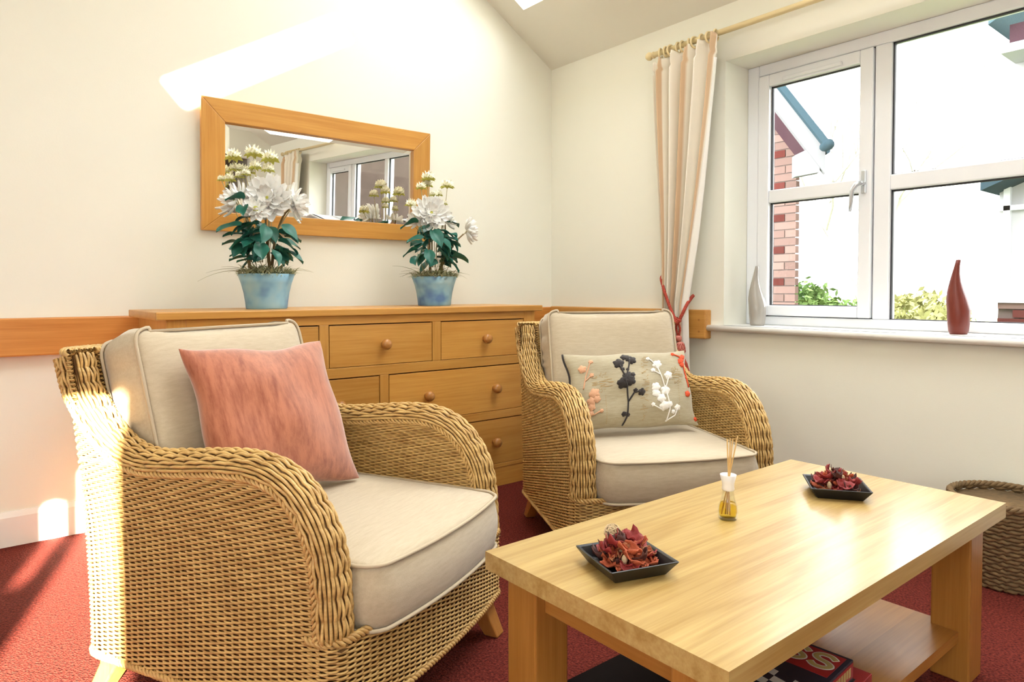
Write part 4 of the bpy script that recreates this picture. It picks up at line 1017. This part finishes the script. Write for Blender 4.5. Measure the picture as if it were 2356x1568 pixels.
def plant(label, base, buds, dahlias, leafspots, seed, stems):
    r_ = random.Random(seed); t = thing('potted_dahlias', label, 'potted plant', base, 0, 'blue pots of white dahlias'); b0 = Vector(base)
    MB().lathe([(0, 0), (.083, 0), (.0855, .004), (.088, .03), (.094, .07), (.104, .11), (.118, .150), (.113, .150), (.100, .11), (.09, .07)], 40).build('pot', 'pot', t, True)
    # moss and grass
    m = MB()
    for k in range(760):
        a = r_.uniform(0, 6.28); q = .116*math.sqrt(r_.random()); l = r_.uniform(.016, .048); e = r_.uniform(-.5, 1.0); d = a+r_.uniform(-1.2, 1.2)
        p = Vector((q*math.cos(a), q*math.sin(a), .146+r_.uniform(-.004, .030)*(1-(q/.13)**4))); p2 = p+Vector((math.cos(d)*l, math.sin(d)*l, e*l*.7)); s_ = Vector((-math.sin(d), math.cos(d), 0))*.0028
        m.add([tuple(p-s_), tuple(p+s_), tuple((p+p2)/2+s_+Vector((0, 0, .005))), tuple(p2), tuple((p+p2)/2-s_+Vector((0, 0, .005)))], [(0, 1, 2, 3, 4)])
    m.lathe([(.112, .138), (.08, .146), (0, .150)], 24)
    stuff(m.build('moss', 'moss', t))
    for k in range(34):
        a = r_.uniform(0, 6.28); l = r_.uniform(.12, .26) if k % 3 else r_.uniform(.12, .18); st = r_.uniform(.6, 1.0) if k % 3 else r_.uniform(.15, .5); dr = r_.uniform(.25, .95) if k % 3 else -.05
        d = Vector((math.cos(a), math.sin(a)*.75, 0)); p0 = d*.05+Vector((0, 0, .15)); m = MB(); pts = []
        for q in np.linspace(0, 1, 8): pts.append(p0+d*l*q*st+Vector((0, 0, l*(q*(1.05-st*.75)-dr*.55*q*q))))
        m.tube([tuple(p) for p in pts], np.linspace(.0034, .0006, 8), 4, flat=.45); m.build('grass_blade', 'blade', t, True)
    for st in stems: 
        pts = [Vector(on_plane(x, y, b0.y+dy))-b0 for x, y, dy in st]; p, L = spline([tuple(q) for q in pts], 16); MB().tube(p, np.linspace(.0075, .0035, 16), 7).build('stem', 'stem', t, True)
    for (x, y, dy, s_, az, el) in leafspots:
        p = Vector(on_plane(x, y, b0.y+dy))-b0
        o = bpy.data.objects.new('leaf', r_.choice(leaf_me)); COL.objects.link(o); o.parent = t; o.location = p; o.scale = (s_, s_, s_)
        o.rotation_euler = (el, r_.uniform(-.5, .5), az)
    for (x, y, dy, rr, tx, tz) in buds:      # small globe buds on wiry stems
        p = Vector(on_plane(x, y, b0.y+dy))-b0; m = MB(); fdir = Euler((tx, 0, tz)).to_matrix()
        fl_ = bpy.data.objects.new('bud', None)
        for k in range(34):
            th = math.acos(1-(k+.5)/34*1.35); ph = k*2.399; d = Vector((math.sin(th)*math.cos(ph), math.sin(th)*math.sin(ph), math.cos(th)*.9)); l = rr
            s_ = d.orthogonal().normalized(); e = d.cross(s_); m.add([tuple(fdir @ (d*l*.35+s_*l*.16)), tuple(fdir @ (d*l*.35-s_*l*.16)), tuple(fdir @ (d*l*.85-s_*l*.20+Vector((0, 0, l*.1)))), tuple(fdir @ (d*l*1.0+Vector((0, 0, l*.25)))), tuple(fdir @ (d*l*.85+s_*l*.20+Vector((0, 0, l*.1))))], [(0, 1, 2, 3, 4)])
        m.lathe([(0, -rr*.2), (rr*.62, 0), (rr*.6, rr*.45), (0, rr*.8)], 10)
        o = m.build('bud', 'petal_cream', t, True, fix=False); o.location = p
        sp = MB()
        for k in range(7):
            a = 2*PI*k/7; d = Vector((math.cos(a), math.sin(a), 0)); s_ = Vector((-d.y, d.x, 0))*rr*.24
            q0, q1, q2 = d*rr*.2+Vector((0, 0, -rr*.25)), d*rr*.85+Vector((0, 0, -rr*.10)), d*rr*1.15+Vector((0, 0, -rr*.45))
            sp.add([tuple(fdir @ (q0-s_*.6)), tuple(fdir @ (q0+s_*.6)), tuple(fdir @ (q1+s_)), tuple(fdir @ q2), tuple(fdir @ (q1-s_))], [(0, 1, 2, 3, 4)])
        sp.lathe([(0, -rr*.5), (rr*.3, -rr*.3), (rr*.45, 0)], 8); sp.build('sepals', 'sepal', o, fix=False)
        foot = Vector(((p.x)*.35, (p.y)*.3, .20)); pm_ = (foot+p)/2+Vector((.004, 0, .02))
        pp_, L = spline([tuple(foot), tuple(pm_), tuple(p-Vector((0, 0, rr*.4)))], 12); MB().tube(pp_, .0018, 5).build('stem', 'bud_stem', t, True)
    for (x, y, dy, rr, tx, tz, n) in dahlias:
        p = Vector(on_plane(x, y, b0.y+dy))-b0
        f_ = MB().lathe([(0, .0), (.012, .004), (.014, .012), (.008, .022), (0, .026)], 12).build('dahlia', 'sepal', t, True); f_.location = p; f_.rotation_euler = (tx, 0, tz)
        n = int(n*1.3); rows = [(int(n*.36), -.08, 1.0), (int(n*.34), .28, .86), (int(n*.30), .72, .60)]
        for j, (cnt, el, sc) in enumerate(rows):
            for k in range(cnt):
                o = bpy.data.objects.new('petal', petal_me); COL.objects.link(o); o.parent = f_
                a = 2*PI*(k+.5*j)/cnt+r_.uniform(-.12, .12); s_ = rr/.080*sc*r_.uniform(.9, 1.08); o.scale = (s_, s_, s_)
                o.matrix_local = Matrix.Translation((0, 0, .004*j+.004)) @ Matrix.Rotation(a, 4, 'Z') @ Matrix.Rotation(el+r_.uniform(-.12, .12), 4, 'X') @ Matrix.Translation((0, .008, 0)) @ Matrix.Diagonal((s_, s_, s_, 1))
        foot = Vector((p.x*.30, p.y*.3, .22)); nb = f_.rotation_euler.to_matrix() @ Vector((0, 0, -1))
        pp_, L = spline([tuple(foot), tuple((foot+p)/2+nb*.03), tuple(p)], 12); MB().tube(pp_, .0028, 6).build('stem', 'bud_stem', t, True)
    return t
def leaf_cloud(cx0, cx1, cy0, cy1, n, seed, fixed):
    r_ = random.Random(seed); L = [tuple(q) for q in fixed]
    for k in range(n):
        y = cy0+(cy1-cy0)*((k+.5)/n); hw = (cx1-cx0)/2*(.55+.45*math.sin(PI*min(1, max(0, (y-cy0)/(cy1-cy0)*.8+.2)))); x = (cx0+cx1)/2+hw*r_.uniform(-.85, .85)*.8
        side = 1 if x > (cx0+cx1)/2 else -1
        L.append((x, y, r_.uniform(-.07, .05), r_.uniform(.75, 1.05), -PI/2*side+r_.uniform(-1.6, .5)*side, r_.uniform(-.5, .35)))
    return L
C1 = (-1.980, -.345, .925); C2 = (-1.085, -.285, .925)
plant('left blue pot of white dahlias with spiky grass on the sideboard', C1,
      [(537, 360, 0, .034, -.2, 0), (583, 352, -.02, .036, -.1, .2), (621, 364, 0, .037, -.2, 0), (541, 387, .02, .026, 0, .3), (556, 390, .03, .026, .1, 0), (587, 383, -.02, .026, -.2, 0), (617, 389, .0, .027, 0, 0), (574, 394, .02, .024, 0, .2), (552, 404, -.02, .021, 0, 0), (566, 399, -.04, .020, 0, 0), (529, 411, .0, .024, -.1, 0), (510, 412, .06, .018, 0, 0), (628, 412, .0, .020, 0, 0)],
      [(617, 458, -.06, .098, R(78), R(-32), 34), (676, 468, -.02, .080, R(80), R(48), 28), (542, 462, -.03, .082, R(62), R(-95), 20), (590, 484, -.09, .056, R(60), R(-30), 24)],
      leaf_cloud(530, 678, 510, 600, 44, 7, [(562, 458, -.09, 1.0, 1.9, .3), (560, 475, -.09, .9, 2.6, -.2), (556, 520, -.08, 1.1, 1.5, .1), (596, 515, -.11, 1.0, 1.2, .0), (610, 520, -.12, .95, 3.3, -.7), (640, 555, -.08, 1.1, -1.7, -.1), (655, 545, -.05, 1.0, -1.3, .1), (650, 575, -.06, 1.15, -2.1, -.3), (560, 555, -.07, 1.0, 1.9, -.2), (600, 560, -.11, 1.0, 2.9, -.6), (625, 575, -.1, .9, -2.6, -.5), (575, 500, -.08, .9, .6, .2)]), 11,
      [[(577, 628, 0), (572, 590, .0), (568, 520, -.02), (565, 470, -.02)], [(622, 628, -.02), (618, 590, -.02), (612, 520, -.04), (612, 470, -.04)], [(624, 628, .02), (632, 560, .02), (650, 500, 0), (672, 475, 0)]])
plant('right blue pot of white dahlias nearer the room corner', C2,
      [(985, 408, 0, .036, -.1, 0), (1029, 426, 0, .036, .0, .1), (983, 424, .03, .030, .1, 0), (969, 430, .0, .028, 0, 0), (998, 447, 0, .024, 0, 0), (1008, 446, .02, .024, 0, 0), (946, 470, 0, .030, .2, .6), (1021, 467, .0, .020, 0, 0), (989, 462, .02, .020, 0, 0)],
      [(992, 492, -.06, .090, R(72), R(-25), 34), (1075, 531, .0, .072, R(85), R(62), 28), (1024, 505, -.01, .060, R(60), R(40), 18), (962, 505, .0, .062, R(60), R(-70), 18)],
      leaf_cloud(950, 1050, 520, 605, 44, 8, [(962, 512, -.08, 1.1, 1.4, .1), (1030, 512, -.05, 1.0, -1.3, .3), (975, 548, -.11, 1.0, 1.3, .0), (1040, 590, -.06, 1.15, -1.6, .0), (1030, 600, -.06, 1.0, -2.4, -.4), (960, 590, -.07, 1.0, 2.2, -.3), (1030, 560, -.05, .9, -1.4, .3), (995, 530, -.1, 1.1, 3.0, -.6), (1010, 545, -.1, 1.1, -2.6, -.5), (960, 575, -.08, .9, 1.3, 0), (985, 575, -.11, .9, 2.8, -.7)]), 12,
      [[(990, 632, 0), (989, 590, -.02), (988, 540, -.04), (988, 505, -.05)], [(1016, 632, 0), (1018, 580, 0), (1024, 540, 0), (1024, 510, 0)], [(1005, 632, 0), (1028, 590, 0), (1045, 560, 0), (1066, 538, 0)]])

# ------------------------------------------------------------------ basket
bk = thing('seagrass_basket', 'dark woven seagrass basket on the carpet behind the table', 'basket', (-.215, -2.575, 0))
m = MB(); rows = 22
def br(z): return .128+.040*(z/.285)**.8
for k in range(rows):
    z = .008+k*.0128; n = 96; a = np.arange(n)*2*PI/n; r0 = br(z)+.0045*np.sin(20*a+k*PI)
    m.tube(np.stack([r0*np.cos(a), r0*np.sin(a), z+.0025*np.sin(40*a)], 1), .0068, 5, closed=True)
stuff(m.build('woven_wall', 'basket', bk, True))
m = MB(); a = np.arange(160)*2*PI/160
for k in range(3):
    ph = 18*a+k*2*PI/3; r0 = br(.285)+.006*np.cos(ph); m.tube(np.stack([r0*np.cos(a), r0*np.sin(a), .288+.006*np.sin(ph)], 1), .0065, 6, closed=True)
m.build('rim', 'basket', bk, True)
MB().lathe([(0, .004), (.122, .004), (.150, .27)], 40).build('inner_wall', 'basket', bk, True)

# ------------------------------------------------------------------ outside
g = B('lawn', 'lawn', (.32, 40, -30, 30, -.5, -.35)); struct(g, 'garden lawn outside')
h1 = thing('brick_house', 'red brick gable end with white bargeboard outside the window', 'house', (3.0, .6, -.35))
hx, hy, hz = -3.0, -.6, .35
DV = Vector((.80, .75, 0))
def hprism(nm, mat, poly, x0, t, bv=0):
    return MB().prism([(x0+hx+(0 if len(p) == 2 else p[2]), p[0]+hy, p[1]+hz) for p in poly], DV*t).build(nm, mat, h1, bevel=bv)
YE = -.050
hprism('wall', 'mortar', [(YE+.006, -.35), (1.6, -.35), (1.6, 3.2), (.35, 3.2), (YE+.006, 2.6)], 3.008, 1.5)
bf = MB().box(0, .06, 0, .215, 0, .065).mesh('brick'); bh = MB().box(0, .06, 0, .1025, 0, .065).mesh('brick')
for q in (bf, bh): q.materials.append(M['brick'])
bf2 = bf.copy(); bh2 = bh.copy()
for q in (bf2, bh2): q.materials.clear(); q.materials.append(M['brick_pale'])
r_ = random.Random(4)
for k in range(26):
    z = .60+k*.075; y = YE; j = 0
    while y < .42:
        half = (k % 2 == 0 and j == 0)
        pale = (j == 0) or (k % 2 == 0 and j == 1 and k % 4 == 0)  # edge bricks paler: overexposure flare painted into their colour
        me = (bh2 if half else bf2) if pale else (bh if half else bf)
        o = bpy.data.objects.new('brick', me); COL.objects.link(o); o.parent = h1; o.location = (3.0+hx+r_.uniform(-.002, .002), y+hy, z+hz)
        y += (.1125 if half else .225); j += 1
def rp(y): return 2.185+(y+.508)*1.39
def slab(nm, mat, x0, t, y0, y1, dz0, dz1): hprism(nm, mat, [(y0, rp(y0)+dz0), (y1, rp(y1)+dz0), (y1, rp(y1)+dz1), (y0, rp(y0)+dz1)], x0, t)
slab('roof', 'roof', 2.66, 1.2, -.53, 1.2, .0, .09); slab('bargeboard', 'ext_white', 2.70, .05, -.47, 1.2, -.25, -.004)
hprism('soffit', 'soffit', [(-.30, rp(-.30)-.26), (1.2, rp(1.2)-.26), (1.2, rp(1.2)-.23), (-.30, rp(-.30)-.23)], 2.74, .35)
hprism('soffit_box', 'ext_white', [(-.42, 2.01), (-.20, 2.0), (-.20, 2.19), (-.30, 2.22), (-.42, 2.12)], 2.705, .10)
MB().tube([(2.64+hx, -.53+hy, 2.22+hz), (2.66+hx+DV.x*.9, -.53+DV.y*.9+hy, 2.22+hz)], .045, 10).build('gutter', 'roof', h1, True)
wg = thing('shade_wing', 'added brick wing shading the brick house, seen in the mirror', 'house', (2.6, -7.8, -.35))  # wing added out of direct view to keep sun off the brick house
B('wall', 'wing', (-2.2, 3.4, -2.2, 2.2, 0, 6.0), wg); B('roof', 'roof', (-2.4, 3.6, -2.4, 2.4, 6.0, 6.2), wg)
# white bay house further right
def op(px, py, X):
    d = rt2*((px-W_PX/2)/1565.564)-up2*((py-716.03)/1565.564)+fw
    t = (X-CAM.x)/d.x; return CAM+d*t
X2 = 7.0
p0 = op(2292, 690, X2); p1 = op(2300, 740, X2); pe = op(2265, 425, X2); pt = op(2312, 120, X2)
h2 = thing('bay_house', 'white bay fronted house on a brick base behind the red vase', 'house', (X2, p0.y, -.35))
def h2b(nm, mat, x0, x1, y0, y1, z0, z1): return B(nm, mat, (x0-X2, x1-X2, y0-p0.y, y1-p0.y, z0+.35, z1+.35), h2)
h2b('wall', 'bay_white', X2+.05, X2+2, p0.y-3, p0.y, p0.z, op(2290, 440, X2).z+1.8)
yb = p0.y+.05
for k in range(8):
    for j in range(5):
        o = bpy.data.objects.new('brick', bf if (k+j) % 3 else bf2); COL.objects.link(o); o.parent = h2; o.scale = (1.2, 1.4, 1.4); o.location = (-.05, -.02-j*.315-.31-(.157 if k % 2 else 0), p0.z+.35-(k+1)*.105)
h2b('base_wall', 'mortar', X2, X2+2, p0.y-3, p0.y-.02, -.35, p0.z-.005)
for k in range(4):
    y = p0.y-.06-k*.42; h2b('window_stile', 'upvc', X2-.02, X2+.06, y-.07, y, p0.z+.02, pe.z)
h2b('window_sill', 'upvc', X2-.08, X2+.06, p0.y-1.6, p0.y+.06, p0.z-.03, p0.z+.02); h2b('window_head', 'upvc', X2-.02, X2+.06, p0.y-1.6, p0.y, p0.z+1.1, p0.z+1.16)
q = MB(); 
e0 = op(2262, 440, X2-.4); e1 = op(2300, 405, X2-.4)
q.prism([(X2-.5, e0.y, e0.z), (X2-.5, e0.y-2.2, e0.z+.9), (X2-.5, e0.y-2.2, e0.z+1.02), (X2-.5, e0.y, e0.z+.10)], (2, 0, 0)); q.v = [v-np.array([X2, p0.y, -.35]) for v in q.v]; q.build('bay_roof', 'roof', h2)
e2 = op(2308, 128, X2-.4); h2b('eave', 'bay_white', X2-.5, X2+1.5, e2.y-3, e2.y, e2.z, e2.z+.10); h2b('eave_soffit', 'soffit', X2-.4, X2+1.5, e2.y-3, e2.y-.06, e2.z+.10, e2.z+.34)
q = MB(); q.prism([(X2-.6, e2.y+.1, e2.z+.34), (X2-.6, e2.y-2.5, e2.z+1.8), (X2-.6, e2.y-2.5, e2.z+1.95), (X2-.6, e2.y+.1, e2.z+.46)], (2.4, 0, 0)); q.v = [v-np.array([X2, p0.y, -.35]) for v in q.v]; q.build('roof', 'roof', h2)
def shrub(label, c, rx, ry, rz, n, mat, seed, ls=.06):
    r_ = np.random.default_rng(seed); t = thing('shrub', label, 'shrub', (c[0], c[1], -.35))
    d = r_.normal(size=(n, 3)); d /= np.linalg.norm(d, axis=1)[:, None]; rad = r_.uniform(.55, 1.0, n)**.5*(1+.25*np.sin(5*d[:, 0]*3+seed)*np.sin(4*d[:, 1]*3))
    p = d*rad[:, None]*np.array([rx, ry, rz])+np.array([0, 0, c[2]+.35]); p = p[p[:, 2] > .02]; m = MB()
    k = len(p); a = r_.normal(size=(k, 3)); a /= np.linalg.norm(a, axis=1)[:, None]; b_ = np.cross(a, r_.normal(size=(k, 3))); b_ /= np.linalg.norm(b_, axis=1)[:, None]
    v = np.stack([p-a*ls, p+b_*ls*.45, p+a*ls, p-b_*ls*.45], 1).reshape(-1, 3); m.add(v, [(4*i, 4*i+1, 4*i+2, 4*i+3) for i in range(k)]); stuff(m.build('foliage', mat, t, fix=False))
    MB().tube([(0, 0, 0), (.03, .02, c[2]*.6+.2)], .03, 6).build('stem', 'bark', t)
c_ = op(1905, 700, 6); shrub('green garden shrub beside the brick house outside', (6, c_.y+.45, .60), .6, .60, .50, 2600, 'hedge', 1)
c_ = op(2100, 720, 6.5); shrub('pale yellow green shrub behind the window, left of the red vase', (6.5, c_.y, .45), .45, .55, .50, 2200, 'hedge_pale', 2)
c_ = op(2270, 720, 7.2); shrub('pale shrub just right of the red vase outside', (5.2, c_.y-.1, .40), .4, .40, .42, 1600, 'hedge_pale', 3)
c_ = op(2000, 715, 8); shrub('low green shrub glimpsed behind the window mullion', (8, c_.y, .4), .9, 1.3, .45, 1800, 'hedge', 4)
tr = thing('bare_tree', 'bare leafless tree faint against the white sky', 'tree', (9.5, 2.2, -.35)); m = MB(); r_ = random.Random(8)
def branch(p, d, l, r, n):
    q = p+d*l; mid = (p+q)/2+Vector((r_.uniform(-1, 1), r_.uniform(-1, 1), 0))*l*.06; m.tube([tuple(p), tuple(mid), tuple(q)], [r, r*.85, r*.7], 5, cap=False)
    if n == 0: return
    for k in range(3 if n > 2 else 2):
        nd = (d+Vector((r_.uniform(-1, 1), r_.uniform(-1, 1), r_.uniform(-.25, .7)))*.75).normalized(); branch(p+d*l*r_.uniform(.55, 1), nd, l*r_.uniform(.6, .8), r*.6, n-1)
branch(Vector((0, 0, 0)), Vector((0, 0, 1)), 2.0, .09, 6); m.build('branches', 'bark', tr, True)
